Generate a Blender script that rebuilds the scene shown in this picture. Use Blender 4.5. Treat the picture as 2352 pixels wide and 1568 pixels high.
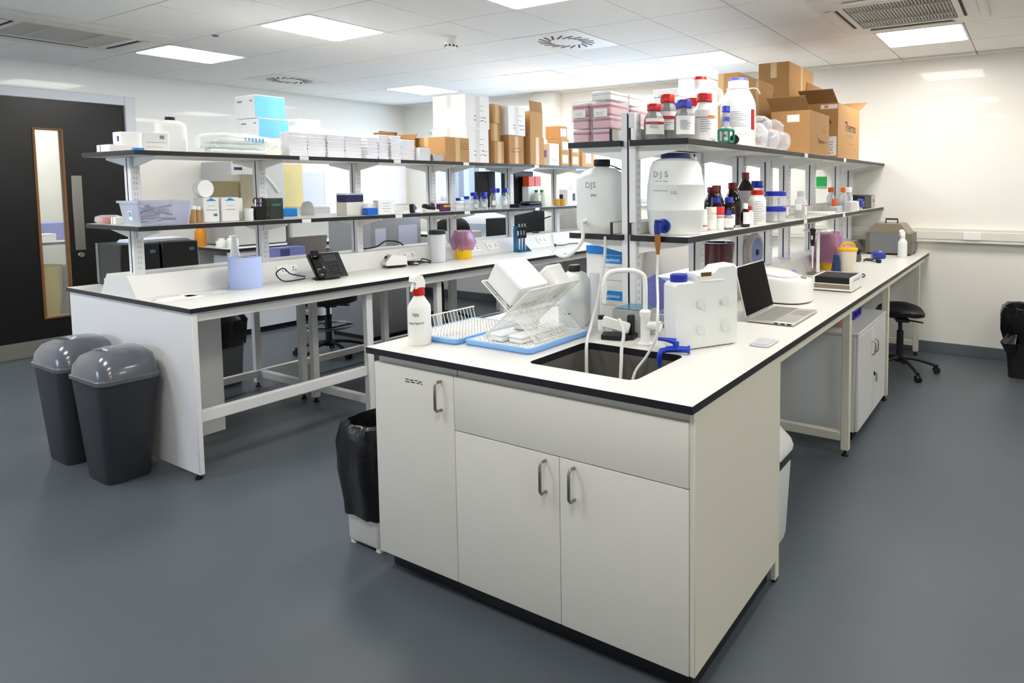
import bpy, bmesh, math, random
from mathutils import Vector, Matrix, Euler
for o in list(bpy.data.objects): bpy.data.objects.remove(o, do_unlink=True)
SC = bpy.context.scene; COL = SC.collection; R = math.radians; PI = math.pi
random.seed(7)
# ---------------------------------------------------------------- camera, sky, exposure
cam = bpy.data.cameras.new('camera'); camo = bpy.data.objects.new('camera', cam); COL.objects.link(camo)
cam.sensor_fit = 'HORIZONTAL'; cam.sensor_width = 36.0
cam.lens = 1508.488 / 2352 * 36.0
cam.shift_x = (1176 - 1514.76) / 2352; cam.shift_y = (526.29 - 784) / 2352
cam.clip_start = .05
camo.location = (-1.6009, -0.8112, 1.518)
camo.rotation_euler = (R(86.1196), R(0.1964), R(-60.271))
SC.camera = camo
wd = bpy.data.worlds.new('sky'); SC.world = wd; wd.use_nodes = True
bg = wd.node_tree.nodes['Background']; bg.inputs['Color'].default_value = (.62, .78, 1.0, 1); bg.inputs['Strength'].default_value = 17.0
SC.view_settings.view_transform = 'Standard'; SC.view_settings.look = 'None'
SC.view_settings.exposure = 0.0; SC.view_settings.gamma = 1.0; SC.view_settings.use_curve_mapping = False
PANEL = 23.0      # brightness of the ceiling light diffusers

# ---------------------------------------------------------------- materials
def lin(c):
    if isinstance(c, str):
        c = [int(c[i:i+2], 16)/255 for i in (0, 2, 4)]
    return tuple(x/12.92 if x <= .04045 else ((x+.055)/1.055)**2.4 for x in c)
MATS = {}
def mat(name, col, rough=.5, metal=0., trans=0., emit=0., noise=0., nscale=8., bump=0., coat=0., spec=.5, sss=0., ior=1.45):
    if name in MATS: return MATS[name]
    m = bpy.data.materials.new(name); m.use_nodes = True; nt = m.node_tree; b = nt.nodes['Principled BSDF']
    c = lin(col); I = b.inputs
    I['Base Color'].default_value = (*c, 1); I['Roughness'].default_value = rough; I['Metallic'].default_value = metal
    I['Transmission Weight'].default_value = trans; I['IOR'].default_value = ior; I['Specular IOR Level'].default_value = spec
    I['Coat Weight'].default_value = coat
    if sss: I['Subsurface Weight'].default_value = sss; I['Subsurface Radius'].default_value = (.02, .02, .02)
    if emit: I['Emission Color'].default_value = (*c, 1); I['Emission Strength'].default_value = emit
    if noise or bump:
        tc = nt.nodes.new('ShaderNodeTexCoord'); n = nt.nodes.new('ShaderNodeTexNoise')
        n.inputs['Scale'].default_value = nscale; n.inputs['Detail'].default_value = 4
        nt.links.new(tc.outputs['Object'], n.inputs['Vector'])
        if noise:
            mx = nt.nodes.new('ShaderNodeMix'); mx.data_type = 'RGBA'
            mx.inputs['A'].default_value = (*[x*(1-noise) for x in c], 1); mx.inputs['B'].default_value = (*[min(1, x*(1+noise)) for x in c], 1)
            nt.links.new(n.outputs['Fac'], mx.inputs['Factor']); nt.links.new(mx.outputs['Result'], I['Base Color'])
        if bump:
            bp = nt.nodes.new('ShaderNodeBump'); bp.inputs['Strength'].default_value = bump; bp.inputs['Distance'].default_value = .01
            nt.links.new(n.outputs['Fac'], bp.inputs['Height']); nt.links.new(bp.outputs['Normal'], I['Normal'])
    MATS[name] = m; return m
def clear(name, col, opac=.12, rough=.08):
    """thin clear plastic or glass: see-through with a glossy film on it"""
    if name in MATS: return MATS[name]
    m = bpy.data.materials.new(name); m.use_nodes = True; nt = m.node_tree; nt.nodes.clear()
    out = nt.nodes.new('ShaderNodeOutputMaterial'); tr = nt.nodes.new('ShaderNodeBsdfTransparent'); df = nt.nodes.new('ShaderNodeBsdfPrincipled')
    lw = nt.nodes.new('ShaderNodeLayerWeight'); lw.inputs['Blend'].default_value = .35
    mr = nt.nodes.new('ShaderNodeMapRange'); mr.inputs['To Min'].default_value = opac; mr.inputs['To Max'].default_value = min(1, opac + .6)
    mx = nt.nodes.new('ShaderNodeMixShader'); c = lin(col)
    tr.inputs['Color'].default_value = (*[.55 + .45*x for x in c], 1)
    df.inputs['Base Color'].default_value = (*c, 1); df.inputs['Roughness'].default_value = rough
    nt.links.new(lw.outputs['Facing'], mr.inputs['Value']); nt.links.new(mr.outputs['Result'], mx.inputs['Fac'])
    nt.links.new(tr.outputs[0], mx.inputs[1]); nt.links.new(df.outputs[0], mx.inputs[2]); nt.links.new(mx.outputs[0], out.inputs['Surface'])
    MATS[name] = m; return m
def floor_mat():
    m = bpy.data.materials.new('vinyl_floor'); m.use_nodes = True; nt = m.node_tree; b = nt.nodes['Principled BSDF']
    tc = nt.nodes.new('ShaderNodeTexCoord'); v = nt.nodes.new('ShaderNodeTexVoronoi'); v.inputs['Scale'].default_value = 260
    n = nt.nodes.new('ShaderNodeTexNoise'); n.inputs['Scale'].default_value = 1.2; n.inputs['Detail'].default_value = 5
    n2 = nt.nodes.new('ShaderNodeTexNoise'); n2.inputs['Scale'].default_value = 420
    for x in (v, n, n2): nt.links.new(tc.outputs['Object'], x.inputs['Vector'])
    cr = nt.nodes.new('ShaderNodeValToRGB'); e = cr.color_ramp.elements
    e[0].position = .0; e[0].color = (*lin('474e54'), 1); e[1].position = .9; e[1].color = (*lin('596067'), 1)
    nt.links.new(n.outputs['Fac'], cr.inputs['Fac'])
    c2 = nt.nodes.new('ShaderNodeValToRGB'); e = c2.color_ramp.elements
    e[0].position = .0; e[0].color = (1, 1, 1, 1); e[1].position = .09; e[1].color = (0, 0, 0, 1)
    nt.links.new(v.outputs['Distance'], c2.inputs['Fac'])
    mx = nt.nodes.new('ShaderNodeMix'); mx.data_type = 'RGBA'; mx.inputs['B'].default_value = (*lin('8b9299'), 1)
    nt.links.new(c2.outputs['Color'], mx.inputs['Factor']); nt.links.new(cr.outputs['Color'], mx.inputs['A'])
    m2 = nt.nodes.new('ShaderNodeMix'); m2.data_type = 'RGBA'; m2.blend_type = 'MULTIPLY'; m2.inputs['Factor'].default_value = .5
    nt.links.new(mx.outputs['Result'], m2.inputs['A'])
    c3 = nt.nodes.new('ShaderNodeValToRGB'); e = c3.color_ramp.elements; e[0].position = .35; e[0].color = (.6, .6, .6, 1); e[1].position = .65
    nt.links.new(n2.outputs['Fac'], c3.inputs['Fac']); nt.links.new(c3.outputs['Color'], m2.inputs['B'])
    nt.links.new(m2.outputs['Result'], b.inputs['Base Color'])
    b.inputs['Roughness'].default_value = .42; b.inputs['Specular IOR Level'].default_value = .4
    bp = nt.nodes.new('ShaderNodeBump'); bp.inputs['Strength'].default_value = .12; bp.inputs['Distance'].default_value = .002
    nt.links.new(n2.outputs['Fac'], bp.inputs['Height']); nt.links.new(bp.outputs['Normal'], b.inputs['Normal'])
    MATS['vinyl_floor'] = m; return m
WALL = mat('wall_paint', 'ece9e1', .32, noise=.015, nscale=3, bump=.02, coat=.25)
TILE = mat('ceiling_tile_board', 'eceae4', .8, noise=.02, nscale=30, bump=.05)
GRID = mat('ceiling_grid_metal', 'b9b9b4', .6)
WHITE = mat('white_melamine', 'efede6', .38, noise=.008, nscale=2)
LAM = mat('white_laminate_top', 'dedcd5', .33, noise=.01, nscale=4)
EDGE = mat('black_laminate_edge', '16171d', .45)
STEELW = mat('white_coated_steel', 'ecebe6', .4)
BLACKP = mat('black_plastic', '121214', .45)
BLACKG = mat('black_gloss_plastic', '0c0c0e', .2)
DARK = mat('dark_void', '0b0b0c', .7)
CHROME = mat('brushed_steel', '9a9892', .32, 1.)
GREYP = mat('grey_plastic', '6e7175', .5)
LGREY = mat('light_grey_plastic', 'b9bab8', .45)
WPL = mat('white_plastic', 'f2f2ee', .35, sss=.0)
HDPE = mat('natural_hdpe', 'e9ecea', .38, sss=.25)
CARD = mat('brown_cardboard', 'b58a58', .8, noise=.06, nscale=5, bump=.04)
CARDD = mat('inner_cardboard', '9a7347', .85, noise=.05, nscale=6)
CARDW = mat('white_cardboard', 'ecebe8', .7, noise=.01, nscale=4)
PAPER = mat('white_paper', 'f6f6f4', .75)
TAPE = mat('clear_parcel_tape', 'd1b183', .25)
INK = mat('marker_ink', '1c1d24', .6)
INKG = mat('grey_print', '8b8f98', .7)
RED = mat('red_plastic', 'c81d19', .35)
DRED = mat('dark_red_plastic', '7d1717', .4)
BLUE = mat('blue_plastic', '1f2ea6', .35)
LIDBLUE = mat('mid_blue_plastic', '4a57c4', .4)
CYAN = mat('bright_blue_print', '148ae0', .5)
AMBER = mat('amber_glass', '190806', .08, spec=.6)
GLASSC = clear('clear_glass', 'eef4f4', .10, .03)
PLAST = clear('clear_plastic', 'f1f1f5', .30, .12)
FILM = clear('plastic_film', 'f6f6fa', .10, .08)
GREYB = mat('grey_bottle_plastic', '8a8b8c', .38)
YEL = mat('yellow_plastic', 'f2c50e', .4)
LILAC = clear('lilac_bag_film', 'bd8cc0', .30, .3)
BAGBLK = mat('black_bin_liner', '0d0d10', .25, bump=.5, nscale=18)

# ---------------------------------------------------------------- mesh helpers
def rrect(w, d, r, n=4):
    pts = []; r = min(r, w/2 - 1e-4, d/2 - 1e-4)
    for cx, cy, a0 in ((w/2-r, d/2-r, 0), (-w/2+r, d/2-r, 90), (-w/2+r, -d/2+r, 180), (w/2-r, -d/2+r, 270)):
        for i in range(n+1):
            a = R(a0 + 90*i/n); pts.append((cx + r*math.cos(a), cy + r*math.sin(a)))
    return pts
class K:
    def __init__(s): s.bm = bmesh.new(); s.M = Matrix()
    def _v(s, p): return s.bm.verts.new(s.M @ Vector(p))
    def at(s, loc=(0, 0, 0), rot=(0, 0, 0)):
        s.M = Matrix.Translation(loc) @ Euler([R(a) for a in rot]).to_matrix().to_4x4(); return s
    def box(s, a, b, bev=0, seg=1, mi=0):
        t = bmesh.new()
        v = [t.verts.new((x, y, z)) for x in (a[0], b[0]) for y in (a[1], b[1]) for z in (a[2], b[2])]
        for f in ((0, 1, 3, 2), (4, 6, 7, 5), (0, 4, 5, 1), (2, 3, 7, 6), (0, 2, 6, 4), (1, 5, 7, 3)): t.faces.new([v[i] for i in f])
        if bev: bmesh.ops.bevel(t, geom=t.edges[:], offset=bev, segments=seg, affect='EDGES', profile=.6)
        s.merge(t, mi); return s
    def merge(s, t, mi=0):
        mp = {v: s._v(v.co) for v in t.verts}
        for f in t.faces:
            try: s.bm.faces.new([mp[v] for v in f.verts]).material_index = mi
            except ValueError: pass
        t.free()
    def loft(s, rings, cap0=True, cap1=True, mi=0, closed=True):
        L = [[s._v(p) for p in r] for r in rings]; n = len(L[0])
        for a, b in zip(L, L[1:]):
            for i in range(n if closed else n-1):
                j = (i+1) % n
                s.bm.faces.new((a[i], a[j], b[j], b[i])).material_index = mi
        if cap0: s.bm.faces.new(L[0][::-1]).material_index = mi
        if cap1: s.bm.faces.new(L[-1]).material_index = mi
        return s
    def lathe(s, prof, n=24, c=(0, 0), mi=0, axis='z'):
        rings = []
        for r, z in prof:
            r = max(r, 1e-4); ring = []
            for i in range(n):
                a = 2*PI*i/n; p = (r*math.cos(a), r*math.sin(a), z)
                if axis == 'y': p = (p[0], -p[2], p[1])
                if axis == 'x': p = (p[2], p[0], p[1])
                ring.append((p[0]+c[0], p[1]+c[1], p[2]))
            rings.append(ring)
        return s.loft(rings, mi=mi)
    def rlathe(s, prof, w0=1, mi=0):
        """rounded-rectangle loft: prof = (w, d, r, z)"""
        return s.loft([[(x, y, z) for x, y in rrect(w, d, r)] for w, d, r, z in prof], mi=mi)
    def tube(s, pts, r, n=8, mi=0, smooth=0):
        P = [Vector(p) for p in pts]
        if smooth:
            Q = []
            for i in range(len(P)-1):
                p0 = P[max(i-1, 0)]; p1 = P[i]; p2 = P[i+1]; p3 = P[min(i+2, len(P)-1)]
                for k in range(smooth):
                    t = k/smooth
                    Q.append(.5*((2*p1) + (p2-p0)*t + (2*p0-5*p1+4*p2-p3)*t*t + (3*p1-p0-3*p2+p3)*t**3))
            P = Q + [P[-1]]
        rings = []; up = None
        for i, p in enumerate(P):
            d = (P[min(i+1, len(P)-1)] - P[max(i-1, 0)]).normalized()
            if up is None:
                up = d.cross(Vector((0, 0, 1)))
                if up.length < .01: up = d.cross(Vector((1, 0, 0)))
            up = (up - d*up.dot(d)).normalized(); w = d.cross(up)
            rr = r[min(i, len(r)-1)] if isinstance(r, (list, tuple)) else r
            rings.append([p + rr*(math.cos(2*PI*k/n)*up + math.sin(2*PI*k/n)*w) for k in range(n)])
        return s.loft(rings, mi=mi)
    def prism(s, poly, a, b, axis='z', mi=0):
        f = {'z': lambda p, t: (p[0], p[1], t), 'y': lambda p, t: (p[0], t, p[1]), 'x': lambda p, t: (t, p[0], p[1])}[axis]
        return s.loft([[f(p, a) for p in poly], [f(p, b) for p in poly]], mi=mi)
    def arc(s, r, a0, a1, z0, z1, n=10, th=.0006, c=(0, 0), mi=0):
        """a curved label lying on a cylinder"""
        o = []; 
        for i in range(n+1):
            a = R(a0 + (a1-a0)*i/n); ca, sa = math.cos(a), math.sin(a)
            o.append([(c[0]+q*ca, c[1]+q*sa, z) for q, z in ((r, z0), (r+th, z0), (r+th, z1), (r, z1))])
        return s.loft(o, mi=mi)
    def grid(s, f, nu, nv, mi=0):
        V = [[s._v(f(i/nu, j/nv)) for j in range(nv+1)] for i in range(nu+1)]
        for i in range(nu):
            for j in range(nv): s.bm.faces.new((V[i][j], V[i+1][j], V[i+1][j+1], V[i][j+1])).material_index = mi
        return s
    def rag(s, rings, n=30, amp=.012, seed=1, cap0=True, cap1=False):
        rnd = random.Random(seed); ph = [rnd.uniform(0, 6.28) for _ in range(6)]; out = []
        for k, (cx, cy, z, rx, ry) in enumerate(rings):
            ring = []
            for i in range(n):
                a = 2*PI*i/n
                w = amp*(math.sin(5*a+ph[0]+k*.5) + .7*math.sin(9*a+ph[1]-k*.8) + .5*rnd.uniform(-1, 1))
                q = abs(math.cos(a))**.6; u = abs(math.sin(a))**.6
                ring.append((cx + math.copysign(q, math.cos(a))*rx + w*math.cos(a), cy + math.copysign(u, math.sin(a))*ry + w*math.sin(a), z + .4*amp*rnd.uniform(-1, 1)))
            out.append(ring)
        return s.loft(out, cap0, cap1)
    def mesh(s, name, mats, ang=38):
        bmesh.ops.recalc_face_normals(s.bm, faces=s.bm.faces[:])
        me = bpy.data.meshes.new(name); s.bm.to_mesh(me); s.bm.free()
        for m in (mats if isinstance(mats, (list, tuple)) else [mats]): me.materials.append(m)
        for p in me.polygons: p.use_smooth = True
        me.set_sharp_from_angle(angle=R(ang)); return me
def link(name, me, parent=None, loc=(0, 0, 0), rot=(0, 0, 0)):
    o = bpy.data.objects.new(name, me); COL.objects.link(o); o.location = loc; o.rotation_euler = [R(a) for a in rot]
    if parent is not None: o.parent = parent
    return o
def tag(o, label, cat, group=None):
    o['label'] = label; o['category'] = cat
    if group: o['group'] = group
    return o
def T(name, label, cat, loc=(0, 0, 0), rz=0, group=None, rot=None):
    return tag(link(name, None, None, loc, rot or (0, 0, rz)), label, cat, group)
def P(name, k, m, parent, loc=(0, 0, 0), rot=(0, 0, 0), label=None, ang=38):
    o = link(name, k.mesh(name, m, ang), parent, loc, rot)
    if label: o['label'] = label
    return o
def one(name, k, m, label, cat, loc=(0, 0, 0), rz=0, group=None, rot=None, ang=38):
    return tag(link(name, k.mesh(name, m, ang), None, loc, rot or (0, 0, rz)), label, cat, group)
def struct(name, k, m, parent=None, loc=(0, 0, 0), rot=(0, 0, 0)):
    o = link(name, k.mesh(name, m), parent, loc, rot)
    if parent is None: o['kind'] = 'structure'
    return o
def copy_tree(o, parent=None):
    c = o.copy(); COL.objects.link(c); c.parent = parent
    for ch in list(o.children): copy_tree(ch, c)
    return c
TXT = {}
FX = (90, 0, -90); FY = (90, 0, 0); FZ = (0, 0, 0)     # lettering that faces -x, -y and up
def text(s, size, m, parent, loc, rot=FX, align='CENTER', sx=1.0, name='lettering', bold=0.):
    key = (s, align, bold)
    if key not in TXT:
        c = bpy.data.curves.new('t', 'FONT'); c.body = s; c.align_x = align; c.size = 1; c.resolution_u = 2; c.extrude = 0; c.offset = bold
        o = bpy.data.objects.new('t', c); me = bpy.data.meshes.new_from_object(o); bpy.data.objects.remove(o); TXT[key] = me
    me = TXT[key].copy(); me.materials.clear(); me.materials.append(m)
    o = link(name, me, parent, loc, rot); o.scale = (size*sx, size, size); return o
def marks(parent, face, c, w, rows, gap, m=None, h=.004, name='pen_marks'):
    """illegible rows of short pen or print marks on a flat face ('x' or 'y' side, facing -x or -y)"""
    k = K(); rnd = random.Random(int(abs(c[2])*1e4) + rows)
    for i in range(rows):
        u = -w/2
        while u < w/2*.9:
            L = rnd.uniform(.15, .4)*w; L = min(L, w/2-u); z = c[2] - gap*i + rnd.uniform(-.15, .15)*gap
            if face == 'y': k.box((c[0]+u, c[1]-.0003, z), (c[0]+u+L*.75, c[1], z+h))
            else: k.box((c[0]-.0003, c[1]-u-L*.75, z), (c[0], c[1]-u, z+h))
            u += L
    return P(name, k, m or INK, parent)
def wrap(s, size, m, parent, r, az, z, sx=1.0, bold=0., c=(0, 0)):
    """lettering bent round a cylinder"""
    o = text(s, 1, m, parent, (0, 0, 0), (0, 0, 0), bold=bold); o.scale = (1, 1, 1); me = o.data
    bm = bmesh.new(); bm.from_mesh(me); bmesh.ops.subdivide_edges(bm, edges=bm.edges[:], cuts=1)
    for v in bm.verts:
        a = R(az) + v.co.x*size*sx/r; v.co = Vector((c[0]+(r+.0008)*math.cos(a), c[1]+(r+.0008)*math.sin(a), z + v.co.y*size))
    bm.to_mesh(me); bm.free(); return o
def board(x0, x1, y0, y1, z0, z1, bev=.0015):
    """compact laminate: white faces, black edges"""
    k = K(); k.box((x0, y0, z0), (x1, y1, z1), bev)
    k.bm.normal_update()
    for f in k.bm.faces: f.material_index = 0 if abs(f.normal.z) > .9 else 1
    return k
# ================================================================ the room
X1, YW, ZC = 4.70, 6.889, 2.613
X0, Y0 = -4.2, -3.0
k = K(); k.box((X0, Y0, -.1), (X1+.1, YW+.1, 0)); floor = struct('floor', k, floor_mat())
k = K(); k.box((X0, Y0, ZC+.012), (X1+.3, YW+.2, ZC+.1)); ceiling = struct('ceiling', k, GRID)
LX = (-1.1, 1.3, 3.7); LY = (-1.85, -.05, 1.75, 3.55, 5.35)
holes = {(round(x, 2), round(y, 2)) for x in LX for y in LY} | {(2.5, 2.35), (2.5, 5.95)}
tile = K(); tile.box((-.297, -.297, 0), (.297, .297, .012), .002); tile = tile.mesh('ceiling_tile', TILE)
for i in range(-3, 7):
    for j in range(-8, 6):
        x, y = 1.3 + .6*i, 3.55 + .6*j
        if (round(x, 2), round(y, 2)) in holes: continue
        o = link('ceiling_tile', tile, ceiling, (x, y, ZC))
        if x + .297 > X1: o.scale.x = .66; o.location.x = 4.6 + .098 - .0
        if y + .297 > YW: o.scale.y = .8; o.location.y = 6.639
# plain ceiling behind the camera
k = K(); k.box((X0, Y0, ZC+.006), (-.82, YW, ZC+.012)); k.box((-.8, Y0, ZC+.006), (X1, -1.57, ZC+.012)); struct('ceiling_field', k, TILE, ceiling)
# door wall (y = YW) with the door opening
DX0, DX1, DZ = .33, 1.415, 2.30
k = K(); k.box((X0, YW, 0), (DX0-.05, YW+.12, ZC+.02)); k.box((DX1+.05, YW, 0), (X1+.3, YW+.12, ZC+.02)); k.box((DX0-.05, YW, DZ+.05), (DX1+.05, YW+.12, ZC+.02))
struct('wall_left', k, WALL)
k = K()
k.box((DX0-.085, YW-.018, 0), (DX0-.0, YW+.1, DZ+.085), .004); k.box((DX1, YW-.018, 0), (DX1+.085, YW+.1, DZ+.085), .004); k.box((DX0, YW-.018, DZ), (DX1, YW+.1, DZ+.085), .004)
struct('trim_1', k, mat('door_frame_paint', 'd9dadd', .4))
WX0, WX1, WZ0, WZ1 = .74, .925, .34, 2.03
DOORM = mat('black_door_laminate', '0d0d0d', .35)
k = K(); y0, y1 = YW+.012, YW+.056
k.box((DX0+.004, y0, .01), (WX0, y1, DZ-.004)); k.box((WX1, y0, .01), (DX1-.004, y1, DZ-.004)); k.box((WX0, y0, .01), (WX1, y1, WZ0)); k.box((WX0, y0, WZ1), (WX1, y1, DZ-.004))
door = struct('door_1', k, DOORM)
BEAD = mat('brown_wood_bead', '7d5227', .5, noise=.15, nscale=12)
for a, b in (((WX0-.014, WZ0-.014), (WX0+.004, WZ1+.014)), ((WX1-.004, WZ0-.014), (WX1+.014, WZ1+.014)), ((WX0, WZ0-.014), (WX1, WZ0+.004)), ((WX0, WZ1-.004), (WX1, WZ1+.014))):
    k = K(); k.box((a[0], y0-.012, a[1]), (b[0], y1+.01, b[1]), .003); P('glazing_bead', k, BEAD, door)
k = K(); k.box((WX0, y0+.016, WZ0), (WX1, y0+.022, WZ1)); P('vision_pane', k, GLASSC, door)
k = K(); k.box((.978, y0-.004, .93), (1.056, y0, 1.62), .0015); P('push_plate', k, CHROME, door)
k = K(); k.lathe([(.026, 0), (.026, .012), (.02, .018), (.001, .018)], 20, axis='y'); P('lock_rose', k, CHROME, door, (1.018, y0, .885))
k = K(); k.box((DX0+.01, y0-.003, .012), (DX1-.01, y0, .15), .001); P('kick_plate', k, mat('dull_kick_plate', '8f8d84', .45, .6), door)
# far wall (x = X1) with two window openings
WIN = ((4.46, 6.34), (1.93, 3.98)); SZ0, SZ1 = 1.31, 2.24
k = K(); ys = [Y0, WIN[1][0], WIN[1][1], WIN[0][0], WIN[0][1], YW+.1]
for a, b in ((ys[0], ys[1]), (ys[2], ys[3]), (ys[4], ys[5])): k.box((X1, a, 0), (X1+.3, b, ZC+.02))
for a, b in WIN: k.box((X1, a, 0), (X1+.3, b, SZ0)); k.box((X1, a, SZ1), (X1+.3, b, ZC+.02))
struct('wall_far', k, WALL)
k = K(); k.box((X1-.16, 4.13, 0), (X1, 4.43, ZC)); struct('wall_pier', k, WALL)
BW0, BW1, BZ0, BZ1 = 4.5, 6.3, 1.31, 2.24          # window in the wall behind the camera
k = K(); k.box((X0-.1, Y0, 0), (X0, BW0, ZC+.02)); k.box((X0-.1, BW1, 0), (X0, YW+.1, ZC+.02)); k.box((X0-.1, BW0, 0), (X0, BW1, BZ0)); k.box((X0-.1, BW0, BZ1), (X0, BW1, ZC+.02)); struct('wall_back', k, WALL)
k = K(); k.box((X0, Y0-.1, 0), (X1+.3, Y0, ZC+.02)); struct('wall_right', k, WALL)
FR = mat('window_frame_white', 'e8e9ea', .35)
for i, (a, b) in enumerate(WIN):
    k = K(); x0, x1 = X1+.12, X1+.17; n = 3
    k.box((x0, a, SZ0), (x1, b, SZ0+.05), .003); k.box((x0, a, SZ1-.05), (x1, b, SZ1), .003)
    for j in range(n+1):
        y = a + (b-a-.05)*j/n; k.box((x0, y, SZ0+.05), (x1, y+.05, SZ1-.05), .003)
    w = struct('window_%d' % (i+1), k, FR)
    for j in range(n):
        y = a + (b-a-.05)*j/n; kk = K(); kk.box((x0+.02, y+.05, SZ0+.05), (x0+.026, y+(b-a-.05)/n, SZ1-.05)); P('pane', kk, clear('window_glass', 'f4f8fb', .04, .02), w)
    kk = K(); kk.box((X1-.03, a-.02, SZ0-.03), (X1+.16, b+.02, SZ0), .004); P('sill', kk, FR, w)
k = K(); xb = X0-.07
for z in (BZ0, BZ1-.05): k.box((xb, BW0, z), (xb+.05, BW1, z+.05), .003)
for j in range(5): y = BW0 + (BW1-BW0-.05)*j/4; k.box((xb, y, BZ0+.05), (xb+.05, y+.05, BZ1-.05), .003)
w = struct('window_3', k, FR)
for j in range(4): y = BW0 + (BW1-BW0-.05)*j/4; kk = K(); kk.box((xb+.02, y+.05, BZ0+.05), (xb+.026, y+(BW1-BW0-.05)/4, BZ1-.05)); P('pane', kk, MATS['window_glass'], w)
# vertical blind slats in front of the first window
bl = T('vertical_blind', 'pale blue grey vertical slat blind half drawn across the window', 'blind', (X1-.05, 5.0, 0))
k = K(); k.box((-.02, -.52, 2.24), (.02, 1.36, 2.28), .003); P('head_rail', k, FR, bl)
SL = [mat('blind_slat_a', 'aebfd0', .6), mat('blind_slat_b', '8f97aa', .6), mat('blind_slat_c', 'c9dbe6', .6)]
for j in range(11):
    k = K(); k.box((-.003, -.046, 1.36), (.003, .046, 2.24), .001); P('slat', k, SL[(j*2) % 3], bl, (0, .02+.092*j, 0), (0, 0, 18))
# skirting and dado trunking
SK = mat('vinyl_skirting', '5d6469', .45)
k = K(); k.box((X1-.012, Y0, 0), (X1, YW, .10), .003); struct('baseboard_far', k, SK)
k = K(); k.box((DX1+.09, YW-.012, 0), (X1, YW, .10), .003); struct('baseboard_left', k, SK)
k = K(); k.box((X1-.055, Y0, 1.0), (X1, 2.0, 1.13), .006); k.box((X1-.06, Y0, 1.03), (X1-.05, 2.0, 1.10), .002)
struct('trim_2', k, mat('dado_trunking_plastic', 'e2dfd4', .4))
k = K(); k.box((1.9, YW-.05, 1.12), (X1, YW, 1.25), .006); struct('trim_3', k, MATS['dado_trunking_plastic'])
# room seen through the door glass
k = K(); k.box((-.6, YW+.12, -.1), (3.2, 9.9, 0)); struct('floor_next_room', k, MATS['vinyl_floor'])
k = K(); k.box((-.7, 9.9, 0), (3.3, 10.0, 2.7)); k.box((-.7, YW+.12, 0), (-.6, 9.9, 2.7)); k.box((3.2, YW+.12, 0), (3.3, 9.9, 2.7)); struct('wall_next_room', k, WALL)
k = K(); k.box((-.7, YW+.12, 2.6), (3.3, 10.0, 2.7)); struct('ceiling_next_room', k, TILE)
# ---------------------------------------------------------------- ceiling fittings
DIFF = mat('light_diffuser', 'fffdf9', .5, emit=PANEL)
LROW = {-1.85: 'over the open floor', -.05: 'beside the sink bench', 1.75: 'between the benches', 3.55: 'above the phone bench', 5.35: 'before the door wall'}
LCOL = {-1.1: 'clear of the bench ends', 1.3: 'over the bench ends', 3.7: 'close to the window wall'}
def light(x, y, z=ZC):
    t = T('ceiling_light', 'square light panel ' + LROW.get(y, '') + ' ' + LCOL.get(x, ''), 'ceiling light', (x, y, z), 0, 'ceiling light panels')
    k = K(); r0 = rrect(.594, .594, .01, 3); r1 = rrect(.566, .566, .03, 3)
    k.loft([[(a, b, .012) for a, b in r0], [(a, b, -.003) for a, b in r0], [(a, b, -.003) for a, b in r1], [(a, b, .004) for a, b in r1]], False, False)
    P('frame', k, FR, t)
    k = K(); k.loft([[(a, b, -.001) for a, b in rrect(.57, .57, .03, 3)], [(a, b, .006) for a, b in rrect(.57, .57, .03, 3)]]); P('diffuser', k, DIFF, t); return t
for x in LX:
    for y in LY: light(x, y)
light(1.4, 8.0, 2.6)['label'] = 'ceiling light panel of the next room close to the black door'
light(1.4, 9.3, 2.6)['label'] = 'added light panel brightening the far side of the next room'  # unseen extra panel, added to brighten the view through the door glass
for (x, y), w in (((2.5, 2.35), 'above the gap between the two long benches'), ((2.5, 5.95), 'close to the wall with the black door')):
    t = T('swirl_vent', 'round swirl air vent with radial slots ' + w, 'air vent', (x, y, ZC))
    k = K(); k.box((-.297, -.297, -.002), (.297, .297, .012), .002); P('face_plate', k, mat('vent_plate', 'dedbd2', .5), t)
    for i in range(18):
        k = K(); k.box((-.058, -.0085, -.0035), (.058, .0085, -.0015)); a = 20*i
        P('swirl_slot', k, DARK, t, (.165*math.cos(R(a)), .165*math.sin(R(a)), 0), (0, 0, a+35))
t = T('smoke_detector', 'white smoke detector hanging from the ceiling tiles', 'smoke detector', (1.93, 2.98, ZC))
k = K(); k.lathe([(.052, 0), (.052, -.03), (.047, -.034)], 24); P('base', k, WPL, t)
k = K(); k.lathe([(.047, -.03), (.05, -.036), (.05, -.058), (.04, -.078), (.001, -.08)], 24); P('head', k, WPL, t)
for i in range(10):
    k = K(); k.box((-.006, -.002, -.007), (.006, .002, .007)); a = 36*i
    P('sensor_slot', k, DARK, t, (.046*math.cos(R(a)), .046*math.sin(R(a)), -.066), (0, 0, a+90))
k = K(); k.lathe([(.02, 0), (.02, -.008), (.001, -.012)], 14); one('ceiling_sensor', k, GREYP, 'small dark round sensor on the ceiling near the air conditioner', 'sensor', (1.02, 4.4, ZC-.001))
ACM = mat('air_conditioner_plastic', 'dcdad3', .45)
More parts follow.
